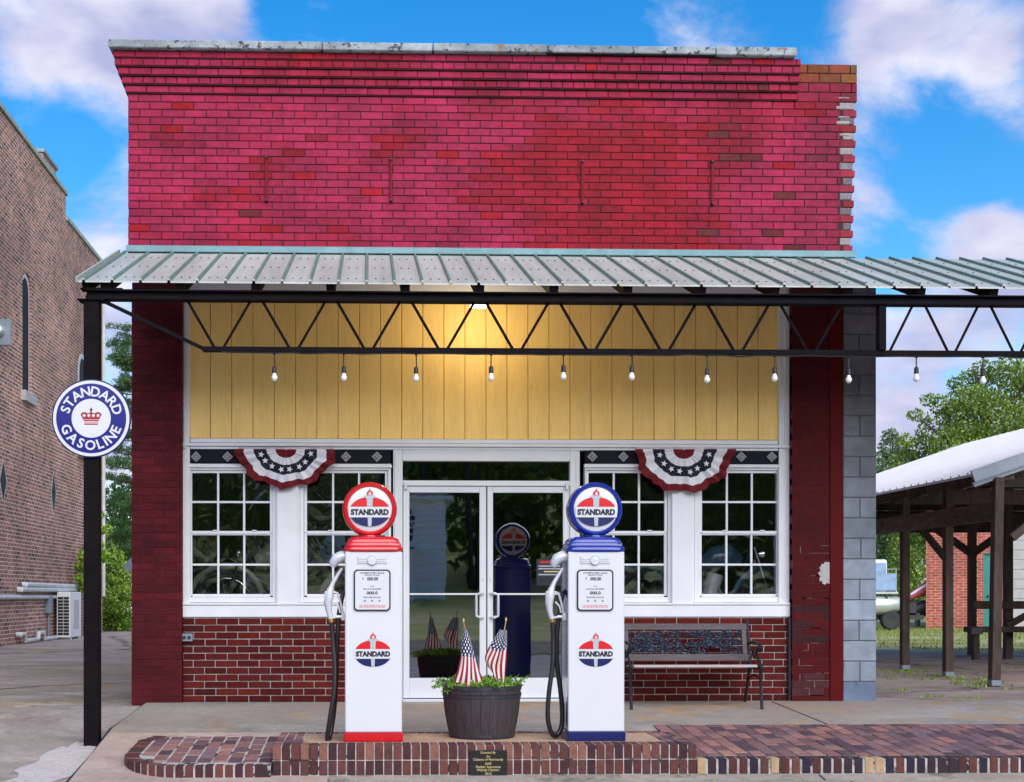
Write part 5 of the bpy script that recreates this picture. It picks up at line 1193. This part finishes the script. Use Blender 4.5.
pipe('bent drain pipe low on the old brick wall', [(WX + .02, a.y, .22), (WX + .12, a.y, .22), (WX + .12, a.y + .3, .22), (WX + .12, a.y + .35, .07), (WX + .12, a.y + 1.4, .07), (WX + .12, a.y + 1.45, .20), (WX + .12, a.y + 1.9, .20), (WX + .12, a.y + 1.95, .06), (WX + .14, c.y, .06)], .045)
q = atX(46.5, 605, WX); sb = thing('switch_box', 'small grey switch box with conduit beside the air conditioner', 'switch box', (WX, q.y, .6))
MB().box(WX + .001, WX + .12, q.y - .12, q.y + .12, .62, 1.02, bev=.01).build('box', 'greybox', sb); MB().tube([(WX + .05, q.y, .62), (WX + .05, q.y, .02)], .022, 8).build('conduit', 'greybox', sb, True)
# wall lamp box high at the left edge
q = atX(7, 332, WX + .3); fb = thing('flood_lamp', 'grey floodlight box high on the old brick wall at left edge', 'lamp', (WX, q.y, q.z))
MB().box(WX + .001, WX + .36, q.y, q.y + .10, q.z - .26, q.z + .26, bev=.01).build('back_plate', 'greybox', fb)
MB().lathe([(0, -.18), (.09, -.16), (.12, -.05), (.12, 0)], 16, (WX + .15, q.y, q.z + .02), 'y').build('lens', 'pontoon', fb, True)
MB().tube([(WX + .06, q.y - .04, q.z - .26), (WX + .06, q.y - .04, q.z - .05)], .03, 8).build('conduit', 'pvc', fb, True)
# air conditioner
ax0, ax1 = WX + .10, WX + .42; q = atX(56.5, 620, ax0); ay0 = q.y; ay1 = ay0 + 1.15; az1 = atX(62, 592, WX + .25).z
ac = thing('air_conditioner', 'cream outdoor air conditioner unit standing against the old brick wall', 'air conditioner', (ax0, ay0, zg(ay0)))
MB().box(ax0, ax1, ay0, ay1, .04, az1, bev=.015).build('casing', 'acwhite', ac)
for k in range(12):
    z = .10 + (az1 - .2) * k / 12
    for sx in (0, 1): MB().box(ax0 + .03 + sx * .135, ax0 + .155 + sx * .135, ay0 - .004, ay0 + .01, z, z + .062).build('grille_slot', 'darkvoid', ac)
MB().box(ax1, ax1 + .012, ay0 + .35, ay0 + .85, .25, az1 - .18, bev=.005).build('side_panel', 'wallgrey', ac)
for yy in (ay0 + .1, ay1 - .2): MB().box(ax0, ax1, yy, yy + .08, zg(ay0) - .01, .04).build('foot', 'pvc', ac)
# ------------------------------------------------------------------ trees
def tree(name, label, base, clumps, nleaf, size, cols, trunk=.25, group=None, flat=.6, shape=.5, limbs=True):
    base = Vector(base); root = thing(name, label, 'tree', base, group)
    m = MB(); tot = sum(c[1] ** 2 for c in clumps)
    for c, r in clumps:
        c = Vector(c); k = int(nleaf * r * r / tot); sh = random.uniform(.78, 1.22)
        cc = [tuple(x * sh for x in q) for q in cols]
        def pos():
            while True:
                d = Vector((random.uniform(-1, 1), random.uniform(-1, 1), random.uniform(-1, 1)))
                if .12 < d.length < 1: break
            d = d * (d.length ** -.35); return c + Vector((d.x, d.y, d.z * .8)) * r * (1 + .25 * N2(d.x * 3 + c.x, d.y * 3, d.z * 3 + c.z))
        leaf_blob(m, k, pos, size, cc, flat, shape)
    m.build('crown', 'leaf', root)
    t = MB(); top = max(c[0][2] for c in clumps); ctr = sum((Vector(c[0]) for c in clumps), Vector()) / len(clumps)
    P = [base - Vector((0, 0, .1)), base + Vector((.05, 0, (ctr.z - base.z) * .5)), Vector(((base.x + ctr.x) / 2, ctr.y, ctr.z)), Vector((ctr.x, ctr.y, top))]
    t.tube(P, [trunk, trunk * .75, trunk * .5, trunk * .12], 9)
    if limbs:
        for c, r in clumps[::2]:
            c = Vector(c); s0 = P[1].lerp(P[2], random.uniform(0, 1)); t.tube([s0, s0.lerp(c, .5) + Vector((0, 0, .1 * (c - s0).length)), c], [trunk * .35, trunk * .22, trunk * .06], 6)
    t.build('trunk', 'bark', root, True); return root
LG = [(.12, .20, .025), (.17, .27, .03), (.23, .33, .045), (.08, .15, .02), (.28, .38, .06)]
DG = [(.035, .09, .028), (.048, .115, .034), (.065, .14, .038), (.028, .07, .024)]
def blob(cx, cy, cz, rx, ry, rz_, n, r0, r1, rs):
    out_ = []
    for k in range(n):
        d = Vector((rs.gauss(0, 1), rs.gauss(0, 1), rs.gauss(0, 1))).normalized() * rs.uniform(.45, 1.0) ** .5
        out_.append(((cx + d.x * rx, cy + d.y * ry, cz + d.z * rz_), rs.uniform(r0, r1)))
    return out_
def PXC(px, py, Y, r): v = atY(px, py, Y); return ((v.x, v.y, v.z), r)
YT = 32; rs = random.Random(11)
cl = [PXC(p, q, YT + rs.uniform(-1.5, 1.5), r) for p, q, r in ((985, 372, .55), (1000, 385, .9), (965, 385, .6), (945, 405, .5), (958, 412, .6), (928, 400, .3), (915, 415, .28), (940, 430, .8), (920, 448, .55), (905, 462, .55), (985, 420, 1.3), (1010, 440, 1.6),
      (960, 450, 1.1), (935, 470, 1.0), (900, 488, .9), (985, 470, 1.6), (950, 495, 1.3), (1040, 400, 1.4), (1060, 440, 1.8), (1075, 480, 1.8), (1020, 500, 1.8), (1010, 362, .4), (1030, 375, .7), (1045, 372, .8), (975, 400, .7), (905, 440, .3), (1090, 420, 1.6), (898, 472, .4), (930, 520, 1.2), (980, 530, 1.4))]
v = atY(1000, 595, YT); tree('leafy_tree', 'large bright green leafy tree rising behind the white shed roof', (v.x, YT, 0), cl, 46000, .135, LG, .35, flat=.7)
v = atY(912, 590, 47); tree('leafy_tree', 'bright green leafy tree behind the trailer, seen below the shed beam', (v.x, 47, 0), [PXC(p, q, 47 + rs.uniform(-.6, .6), r) for p, q, r in ((912, 548, 1.1), (920, 565, 1.0), (905, 570, .9), (915, 530, 1.0), (922, 585, .9), (906, 588, .8), (918, 605, 1.0), (930, 545, 1.0))], 7000, .16, LG, .2)
v = atY(886, 590, 55); tree('evergreen_tree', 'dark green tree behind the boat beside the block pier', (v.x, 55, 0), [PXC(p, q, 55 + rs.uniform(-.6, .6), r) for p, q, r in ((884, 545, 1.3), (890, 530, 1.3), (880, 565, 1.3), (893, 560, 1.0), (886, 580, 1.3), (897, 590, 1.2), (872, 540, 1.3))], 6000, .2, DG, .25)
HAZE_G = [(.12, .19, .10), (.14, .21, .13), (.10, .17, .09)]  # leaf greens paled, distance haze put into the colour
v = atY(893, 590, 120); tree('far_tree', 'far tree with haze put into its pale leaf colour between the block pier and big tree', (v.x, 120, 0), [PXC(p, q, 120, r) for p, q, r in ((893, 448, 1.6), (886, 462, 1.9), (900, 462, 1.9), (880, 478, 2.2), (893, 480, 2.2), (907, 478, 2.0), (890, 436, .9), (885, 500, 2.4), (900, 505, 2.4), (890, 530, 2.4))], 7000, .42, HAZE_G, .4)
# left: pine with open whorls, bush against the wall
v = atY(141, 600, 40); base = (v.x, 40, 0); pine = thing('pine_tree', 'tall pine tree with open branches behind the shop left corner', 'tree', base)
m = MB(); t = MB(); H = atY(141, 330, 40).z; t.tube([(v.x, 40, -.1), (v.x + .05, 40, H * .6), (v.x, 40, H + .6)], [.24, .16, .03], 8)
for k in range(64):
    h = H * (.22 + .78 * k / 64) + random.uniform(-.2, .2); L = random.uniform(1.0, 1.75) * (1.0 if h < H * .8 else .8); a = random.uniform(0, 2 * PI) if k % 2 else PI + random.uniform(-.5, .5)
    s0 = Vector((v.x, 40, h)); e = s0 + Vector((math.cos(a) * L, math.sin(a) * L, random.uniform(-.05, .35))); t.tube([s0, s0.lerp(e, .5) + Vector((0, 0, -.06)), e], [.035, .022, .008], 5)
    for q in range(5):
        p0 = s0.lerp(e, .35 + .16 * q + random.uniform(-.04, .04)) + Vector((random.gauss(0, .08), random.gauss(0, .08), random.gauss(.05, .05)))
        leaf_blob(m, 80, lambda: p0 + Vector((random.gauss(0, .13), random.gauss(0, .13), random.gauss(0, .07))), .17, DG + [(.07, .17, .03)], .6, .16)
m.build('crown', 'leaf', pine); t.build('trunk', 'bark', pine, True)
rs = random.Random(5); BG = [(.20, .36, .03), (.28, .44, .05), (.36, .52, .07), (.12, .24, .02)]
cl = [PXC(p, q, 24.6 + rs.uniform(-.5, .4), r) for p, q, r in ((104, 530, .25), (103, 548, .35), (112, 560, .4), (98, 575, .4), (110, 585, .5), (122, 578, .35), (120, 600, .5), (104, 605, .5), (115, 620, .5), (126, 622, .4), (100, 625, .45), (92, 600, .3), (129, 592, .35), (108, 640, .3))]
v = atY(112, 600, 24.6); tree('leafy_shrub', 'bright green climbing shrub at the far corner of old brick building', (v.x, 24.6, 0), cl, 9000, .10, BG, .06, flat=.7)['category'] = 'shrub'
cl = []
for p, q, r in ((80, 566, .12), (84, 556, .16), (80, 578, .14), (86, 570, .2), (84, 584, .14), (90, 548, .16), (92, 562, .2), (97, 545, .18), (100, 530, .16), (99, 515, .14), (101, 556, .22), (82, 590, .1)):
    v = atX(p, q, WX + .26); cl.append(((v.x, v.y, v.z), r))
v = atX(88, 600, WX + .2); tree('climbing_vine', 'bright green vine growing up the old brick wall above air conditioner', (v.x, v.y, 0), cl, 3600, .10, BG, .03)['category'] = 'vine'
cl = [PXC(p, q, 46 + rs.uniform(-.5, .5), r) for p, q, r in ((120, 500, 1.0), (128, 520, 1.1), (116, 530, .9), (130, 545, 1.1), (140, 510, 1.2), (138, 540, 1.2), (122, 560, 1.0), (126, 490, .7), (108, 560, 1.0), (112, 585, 1.2), (126, 590, 1.2))]
v = atY(125, 600, 46); tree('evergreen_tree', 'dark green tree behind the shrub left of the shop', (v.x, 46, 0), cl, 6000, .2, DG, .2)
# pale shed behind the shrub
v = atY(127, 600, 34); hs_ = thing('small_shed', 'small pale shed behind the green shrub left of the shop', 'shed', (v.x + .6, 34, 0))
part('wall', 'siding', hs_, (v.x - .1, v.x + 2.0, 34, 36, 0, 1.95)); m = MB(); m.add([(v.x - .25, 33.8, 1.9), (v.x + 2.1, 33.8, 1.9), (v.x + 2.1, 36.2, 2.4), (v.x - .25, 36.2, 2.4), (v.x - .25, 33.8, 1.96), (v.x + 2.1, 33.8, 1.96), (v.x + 2.1, 36.2, 2.46), (v.x - .25, 36.2, 2.46)], [(0, 3, 2, 1), (4, 5, 6, 7), (0, 1, 5, 4), (1, 2, 6, 5), (2, 3, 7, 6), (3, 0, 4, 7)]); m.build('roof', 'shingle', hs_)
# ------------------------------------------------------------------ right: timber shed
EX = 6.95; pe = atX(972, 474, EX); YN, ZE = pe.y, pe.z
sf = F / 55.2; YFAR = sf - D
rdg = atY(963, 445, YFAR); RXg, RZg = rdg.x, rdg.z; slope = (RZg - ZE) / (RXg - EX)
sh = thing('timber_shed', 'open timber shed with white sheet metal roof right of the shop', 'shed', (RXg, (YN + YFAR) / 2, 0))
n = 13; tk = .03
for k in range(n):
    ya, yb = YN + (YFAR - YN) * k / n, YN + (YFAR - YN) * (k + 1) / n - .012
    for side in (0, 1):
        xe = EX if side == 0 else 2 * RXg - EX
        m = MB(); A = [(xe, ya, ZE), (xe, yb, ZE), (RXg, yb, RZg), (RXg, ya, RZg)]
        if side: A = [A[3], A[2], A[1], A[0]]
        m.add(A + [(p[0], p[1], p[2] - tk) for p in A], [(0, 3, 2, 1), (4, 5, 6, 7), (0, 1, 5, 4), (1, 2, 6, 5), (2, 3, 7, 6), (3, 0, 4, 7)])
        for q in range(3):
            yy = ya + (yb - ya) * (q + .5) / 3; m.bar((xe, yy, ZE + .012), (RXg, yy, RZg + .012), .03, .025)
        m.build('roof_sheet', 'barnroof', sh)
m = MB(); m.bar((EX, YN - .02, ZE - .03), (RXg, YN - .02, RZg - .03), .03, .14); m.bar((2 * RXg - EX, YN - .02, ZE - .03), (RXg, YN - .02, RZg - .03), .03, .14); m.build('barge_trim', 'barntrim', sh)
m = MB(); m.bar((EX + .02, YN + .02, ZE - .12), (RXg, YN + .02, RZg - .12), .04, .06); m.build('barge_trim', 'barntrim', sh)
# rafters, beams and posts
k = 0; y = YN + .1
while y < YFAR:
    for sgn in (1, -1):
        e = (RXg - sgn * (RXg - EX - .06)); MB().bar((e, y, ZE + .06 * slope - .11), (RXg, y, RZg - .13), .05, .14).build('rafter', 'timber', sh)
    y += .61
PXs = 7.42; posts = [atZ(998, 685, 0), atZ(948, 676, 0), atZ(905, 669, 0)]
pxs_ = [q.x for q in posts]; py_ = [q.y for q in posts]; sp_ = (py_[2] - py_[0]) / 2; ys_ = py_ + [py_[2] + sp_ * i for i in (1, 2, 3)]
zpl = ZE + (PXs - EX) * slope - .20
for i, y in enumerate(ys_):
    for X in (pxs_[i] if i < 3 else PXs, 2 * RXg - PXs):
        lean = random.uniform(-.05, .0); MB().bar((X + lean, y, -.02), (X, y, zpl), .105, .105, up=(0, 1, 0), bev=.006).build('post', 'timber', sh)
        MB().box(X + lean - .058, X + lean + .058, y - .058, y + .058, -.01, .06, bev=.008).build('post_base', 'greybox', sh)
for X in (PXs, 2 * RXg - PXs):
    MB().bar((X, YN + .1, zpl + .06), (X, YFAR - .1, zpl + .06), .16, .16, bev=.008).build('plate_beam', 'timberlit', sh)
    MB().bar((X - .10, YN + .15, 2.02), (X - .10, YFAR - .1, 2.02), .05, .22, bev=.006).build('side_beam', 'timberlit', sh)
for y in (YN + .35, ys_[2], YFAR - .3):
    MB().bar((EX + .4, y, zpl + .02), (2 * RXg - EX - .4, y, zpl + .02), .08, .20).build('tie_beam', 'timber', sh)
    MB().bar((RXg, y, zpl + .1), (RXg, y, RZg - .15), .1, .1, up=(0, 1, 0)).build('king_post', 'timber', sh)
    for sgn in (-1, 1): MB().bar((RXg, y, zpl + .15), (RXg + sgn * 1.6, y, RZg - .25 - 1.6 * slope), .06, .1).build('brace', 'timber', sh)
MB().bar((PXs, ys_[1] + .02, 1.5), (PXs, ys_[1] + .9, 2.0), .05, .09).build('brace', 'timber', sh); MB().bar((PXs, ys_[0] - .02, 1.7), (PXs + .7, ys_[0], 2.25), .05, .09).build('brace', 'timber', sh)
for k in range(8):
    za_ = 2.18 + k * .2; hw_ = min(RXg - PXs, (RZg - .2 - za_ - .18) / slope)
    if hw_ > .2: MB().box(RXg - hw_, RXg + hw_, YFAR - .12, YFAR - .08, za_, za_ + .195, bev=.004).build('gable_board', 'timber', sh)
for k in range(3): MB().box(2 * RXg - PXs - .12, 2 * RXg - PXs - .09, YN + .2, YFAR - .15, 1.9 + k * .2, 2.095 + k * .2, bev=.004).build('side_board', 'timber', sh)
cps = [atZ(972, 655, 0), atZ(1008, 659, 0)]
for q in cps: MB().bar((q.x, q.y, -.02), (q.x, q.y, zpl + .4), .115, .115, up=(0, 1, 0)).build('post', 'timber', sh)
q0, q1 = cps
MB().bar((q0.x, q0.y, 1.75), (q0.x + .8, q0.y, 2.3), .07, .12).build('brace', 'timber', sh); MB().bar((q0.x, q0.y, 1.75), (q0.x - .8, q0.y, 2.3), .07, .12).build('brace', 'timber', sh)
# stand of rails and bench boards inside the shed
tb = thing('timber_bench', 'dark timber bench with rail inside the shed by green door', 'bench', (q1.x + .4, q1.y - .1, 0))
ry = min(q0.y, q1.y) - .15; xl = atY(966, 600, ry).x
MB().box(xl, xl + 3.2, ry - .25, ry + .1, gz(990, 632, ry), gz(990, 626.5, ry), bev=.008).build('seat_board', 'timber', tb)
MB().box(xl - .03, xl + .15, ry - .26, ry - .2, gz(990, 634, ry), gz(990, 627, ry), bev=.004).build('end_board', 'slat', tb)
MB().box(xl + .12, xl + 3.2, ry - .02, ry + .08, gz(990, 609, ry), gz(990, 601, ry), bev=.008).build('rail', 'timber', tb)
for dx in (.08, .36, 1.7, 3.0): MB().box(xl + dx, xl + dx + .1, ry - .1, ry, -.01, gz(990, 632, ry), bev=.006).build('leg', 'timber', tb)
for dx in (.7, 2.0): MB().bar((xl + dx, ry + .05, gz(990, 626, ry)), (xl + dx + .5, ry + .05, gz(990, 609, ry)), .06, .1).build('brace', 'timber', tb)
# ------------------------------------------------------------------ red brick building behind the shed
q = atZ(926, 628.5, -.02); YB = q.y; xB = q.x; BA = R(-25)
def along(px):                      # distance along the turned wall from its left corner
    d = ray(px, 600); dx, dy = math.cos(BA), math.sin(BA)
    return (xB * d.y - (YB + D) * d.x) / (d.x * dy - d.y * dx)
bb = thing('brick_building', 'red brick building with green door behind the timber shed', 'building', (xB, YB, 0))
xs_, dx0, dx1 = xB + along(1012), xB + along(983), xB + along(997.5); zd = 2.35
part('wall', 'farbrick', bb, (xB, dx0, YB, YB + 8, -.1, 4.6), bev=0); part('wall', 'farbrick', bb, (dx1, xs_, YB, YB + 8, -.1, 4.6), bev=0); part('wall', 'farbrick', bb, (dx0, dx1, YB, YB + 8, zd, 4.6), bev=0)
blk = part('wall', 'wallgrey', bb, (xs_, xs_ + 7, YB - .02, YB + 8, -.1, 4.6), bev=0)
for k in range(14): part('block_course', 'wallgrey', blk, (xs_ + .02, xs_ + 6.9, YB - .04, YB - .02, .03 + k * .3, .31 + k * .3), bev=.008)
dd = part('door', 'green', bb, (dx0 + .04, dx1 - .04, YB + .08, YB + .13, 0, zd - .04)); dfr = part('door_frame', 'green', bb, (dx0, dx0 + .04, YB + .02, YB + .15, 0, zd), (dx1 - .04, dx1, YB + .02, YB + .15, 0, zd), (dx0 + .04, dx1 - .04, YB + .02, YB + .15, zd - .04, zd))
MB().lathe([(0, -.06), (.035, -.05), (.02, 0)], 10, (dx0 + .14, YB + .08, 1.0), 'y').build('handle', 'black', dd, True)
part('roof', 'shingle', bb, (xB - .3, xs_ + 7, YB - .3, YB + 8, 4.6, 4.75), bev=0)
bb.rotation_euler.z = BA
# ------------------------------------------------------------------ pontoon boat on a trailer
YP = 26; q = atY(900, 605, YP); bt = thing('pontoon_boat', 'silver pontoon boat with blue rails parked beyond the block pier', 'boat', (q.x - 1.5, YP + 1, .4))
for dy in (0, 1.7):
    MB().tube([(q.x - 4.2, YP + dy, q.z - .02), (q.x - .55, YP + dy, q.z), (q.x - .12, YP + dy, q.z + .05), (q.x + .06, YP + dy, q.z + .18)], [.30, .30, .24, .06], 16).build('pontoon', 'pontoon', bt, True)
zd_ = q.z + .33
MB().box(q.x - 4.2, q.x - .15, YP - .25, YP + 1.95, zd_, zd_ + .07, bev=.01).build('deck', 'pontoon', bt)
for k in range(7): MB().box(q.x - 4.0 + k * .58, q.x - 3.95 + k * .58, YP - .24, YP - .19, q.z + .2, zd_).build('bracket', 'trailer', bt)
for k in range(4):
    xx = q.x - 3.9 + k * .95; MB().box(xx, xx + .85, YP - .22, YP - .19, zd_ + .1, zd_ + .62, bev=.01).build('side_panel', 'deckblue' if k % 2 else 'siding', bt)
    MB().tube([(xx, YP - .2, zd_ + .07), (xx, YP - .2, zd_ + .75), (xx + .85, YP - .2, zd_ + .75), (xx + .85, YP - .2, zd_ + .07)], .02, 6).build('rail', 'pontoon', bt)
MB().box(q.x - .95, q.x - .3, YP + .2, YP + 1.1, zd_ + .07, zd_ + 1.05, bev=.05).build('console', 'siding', bt)
MB().box(q.x - .9, q.x - .35, YP + .18, YP + .2, zd_ + .5, zd_ + .95).build('windscreen', 'deckblue', bt)
tr = thing('boat_trailer', 'black boat trailer on grass under the pontoon boat', 'trailer', (q.x - 1, YP + .8, 0))
MB().bar((q.x - 4, YP + .1, .36), (q.x + .75, YP + .1, .36), .1, .14).build('frame_rail', 'trailer', tr); MB().bar((q.x - 4, YP + 1.5, .36), (q.x + .75, YP + 1.5, .36), .1, .14).build('frame_rail', 'trailer', tr)
MB().bar((q.x + .6, YP + .1, .42), (q.x + .6, YP + 1.5, .42), .1, .14).build('cross_rail', 'trailer', tr); MB().bar((q.x - 1.2, YP + .1, .32), (q.x - 1.2, YP + 1.5, .32), .1, .12).build('cross_rail', 'trailer', tr)
for xx in (q.x - 1.2, q.x - .35):
    for dy in (-.1, 1.7): MB().lathe([(0, -.09), (.12, -.09), (.16, -.1), (.26, -.1), (.3, -.05), (.3, .05), (.26, .1), (0, .1)], 20, (xx, YP + dy, .29), 'y').build('wheel', 'tyre', tr, True)
MB().bar((q.x + .55, YP + .8, .42), (q.x + .55, YP + .8, 1.1), .08, .08, up=(0, 1, 0)).build('winch_post', 'trailer', tr)
MB().box(q.x + .3, q.x + .75, YP + .5, YP + 1.1, .44, .80, bev=.05).build('tool_box', 'trailer', tr)
q2 = atY(916, 590, YP + 2.4); cv = thing('covered_boat', 'small boat under red and white cover left of the brick building', 'boat', (q2.x, YP + 2.4, 0))
m = MB(); m.tube([(q2.x - .3, YP + 2.3, .95), (q2.x + .05, YP + 2.3, 1.12), (q2.x + .45, YP + 2.3, 1.35), (q2.x + .8, YP + 2.3, 1.42), (q2.x + 1.2, YP + 2.3, 1.3)], [.06, .16, .24, .26, .12], 12); m.build('cover', 'awredcover', cv, True)
m = MB(); m.tube([(q2.x - .25, YP + 2.22, 1.05), (q2.x + .05, YP + 2.20, 1.24), (q2.x + .5, YP + 2.1, 1.5), (q2.x + .9, YP + 2.1, 1.56)], [.03, .05, .07, .06], 8); m.build('cover_stripe', 'siding', cv, True)
m = MB(); m.tube([(q2.x - .35, YP + 2.4, .55), (q2.x + .2, YP + 2.4, .62), (q2.x + 1.2, YP + 2.4, .68)], [.06, .26, .3], 12); m.build('hull', 'trailer', cv, True)
for dx in (0, .9): MB().box(q2.x + dx, q2.x + dx + .1, YP + 2.3, YP + 2.5, -.03, .5).build('cradle_leg', 'trailer', cv)
# ------------------------------------------------------------------ grass, weeds, ground cover
m = MB(); rs = random.Random(2)
def blade(x, y, z, h, c): 
    a = rs.uniform(0, PI); dx, dy = math.cos(a) * .012, math.sin(a) * .012; lx, ly = rs.gauss(0, h * .3), rs.gauss(0, h * .3)
    m.face([(x - dx, y - dy, z), (x + dx, y + dy, z), (x + lx, y + ly, z + h)], 0, c)
GC = [(.17, .25, .04), (.25, .30, .07), (.34, .34, .12), (.12, .20, .03)]
for k in range(40000):
    y = rs.uniform(11.3, 30); x = rs.uniform(7, 26)
    if N2(x * .6, y * .9, 3) < .05 and y < 23: continue
    blade(x, y, -.035, rs.uniform(.03, .09), rs.choice(GC))
for k in range(9000):
    y = rs.uniform(26.3, 29); blade(rs.uniform(-12, -4), y, -.035, rs.uniform(.08, .3), rs.choice(BG))
tag(m.build('grass', 'blades'), 'patchy green grass on the lot behind the shed', 'grass', kind='stuff')
m = MB()
def weed(x, y, z, r, n):
    for _ in range(n): blade(x + rs.gauss(0, r), y + rs.gauss(0, r), z, rs.uniform(.012, .04), rs.choice(BG))
for (px, py) in ((905, 671), (900, 672), (915, 672), (948, 678), (935, 676), (960, 680), (990, 682), (978, 679), (895, 690), (933, 697), (970, 699), (925, 668), (1010, 668)):
    q = atZ(px, py, -.005); weed(q.x, q.y, q.z, .07, 26)
for k in range(30):
    t = rs.random(); px, py = 875 + 130 * t, 673 + 13 * t + rs.gauss(0, 2.5); q = atZ(px, py, -.005); weed(q.x, q.y, q.z, .08, 8)
tag(m.build('weeds', 'blades'), 'low weeds in the cracks of the concrete lot', 'weeds', kind='stuff')
m = MB(); wx_, wy_ = gx(676, YI0), YI0 - .05
for k in range(14):
    a = rs.uniform(0, 6.28); d = Vector((math.cos(a), math.sin(a) * .6, rs.uniform(.2, .9))) * rs.uniform(.02, .045); w_ = Vector((-math.sin(a), math.cos(a), 0)) * .012; p = Vector((wx_ + rs.gauss(0, .012), wy_, -.303))
    m.face([p, p + d * .5 + w_, p + d, p + d * .5 - w_], 0, rs.choice(BG))
tag(m.build('weed', 'blades', loc=(wx_, wy_, -.303)), 'tiny green weed in the gutter below the island bricks', 'weed')
# ------------------------------------------------------------------ across the street (seen mirrored in the glass)
vd = 60 + D                          # mirrored distance of the far house
def mirX(px, Y): return atY(px, 595, -Y).x
HY = -48
hx1 = atY(446, 595, -HY).x; hz1 = gz(446, 500, -HY); hz0 = zg(HY) - .2
ho = thing('clapboard_house', 'white clapboard house across the street, mirrored in the door glass', 'house', (hx1 - 2.5, HY - 4, hz0))
part('wall', 'siding', ho, (hx1 - 5, hx1, HY - 8, HY, hz0, hz1), bev=0)
k = 0
while hz0 + k * .3 < hz1 - .25:
    z = hz0 + k * .3; m = MB(); m.add([(hx1 - 5, HY, z + .3), (hx1 + .01, HY, z + .3), (hx1 + .01, HY + .09, z), (hx1 - 5, HY + .09, z)], [(3, 2, 1, 0)]); m.add([(hx1 - 5, HY, z), (hx1 + .01, HY, z), (hx1 + .01, HY + .09, z), (hx1 - 5, HY + .09, z)], [(0, 1, 2, 3)]); m.build('clapboard', 'siding', ho); k += 1
part('eave', 'siding', ho, (hx1 - 5.4, hx1 + .35, HY - 8.2, HY + .35, hz1, hz1 + .18)); m = MB()
m.add([(hx1 - 5.4, HY + .35, hz1 + .18), (hx1 + .35, HY + .35, hz1 + .18), (hx1 + .35, HY - 8.2, hz1 + .18), (hx1 - 5.4, HY - 8.2, hz1 + .18), (hx1 - 2.5, HY - 3, hz1 + 1.5), (hx1 - 2.5, HY - 5, hz1 + 1.5)], [(0, 4, 1), (1, 4, 5, 2), (2, 5, 3), (3, 5, 4, 0)]); m.build('roof', 'shingle', ho)
part('porch_roof', 'shingle', ho, (hx1 - 5, hx1 - 1.5, HY + .06, HY + 1.5, hz0 + 2.6, hz0 + 2.75)); part('window', 'dark_pane', ho, (hx1 - 2.6, hx1 - 1.6, HY + .05, HY + .07, hz0 + 3.1, hz0 + 4.5))
for xx in (hx1 - 1.7, hx1 - 4.8): part('porch_post', 'siding', ho, (xx, xx + .14, HY + 1.3, HY + 1.44, hz0, hz0 + 2.6))
m = MB(); rs2 = random.Random(9); random.seed(21)
for k in range(420):
    x = rs2.uniform(-45, 60); y = rs2.uniform(-80, -56); r = rs2.uniform(2.0, 3.6); z = zg(y) + rs2.uniform(.3, 13)
    leaf_blob(m, 130, lambda: Vector((x + random.gauss(0, r * .5), y + random.gauss(0, r * .5), z + random.gauss(0, r * .5))), .75, DG + LG[:2], .6, .6)
for k in range(40):
    x = rs2.uniform(-45, 55); y = rs2.uniform(-60, -55); m.tube([(x, y, zg(y) - .3), (x + rs2.uniform(-.5, .5), y, zg(y) + 11)], [.22, .1], 6, col=(.06, .05, .04))
tag(m.build('woodland', 'leaf'), 'dark wooded bank across the street, mirrored in the windows', 'woodland', kind='stuff')
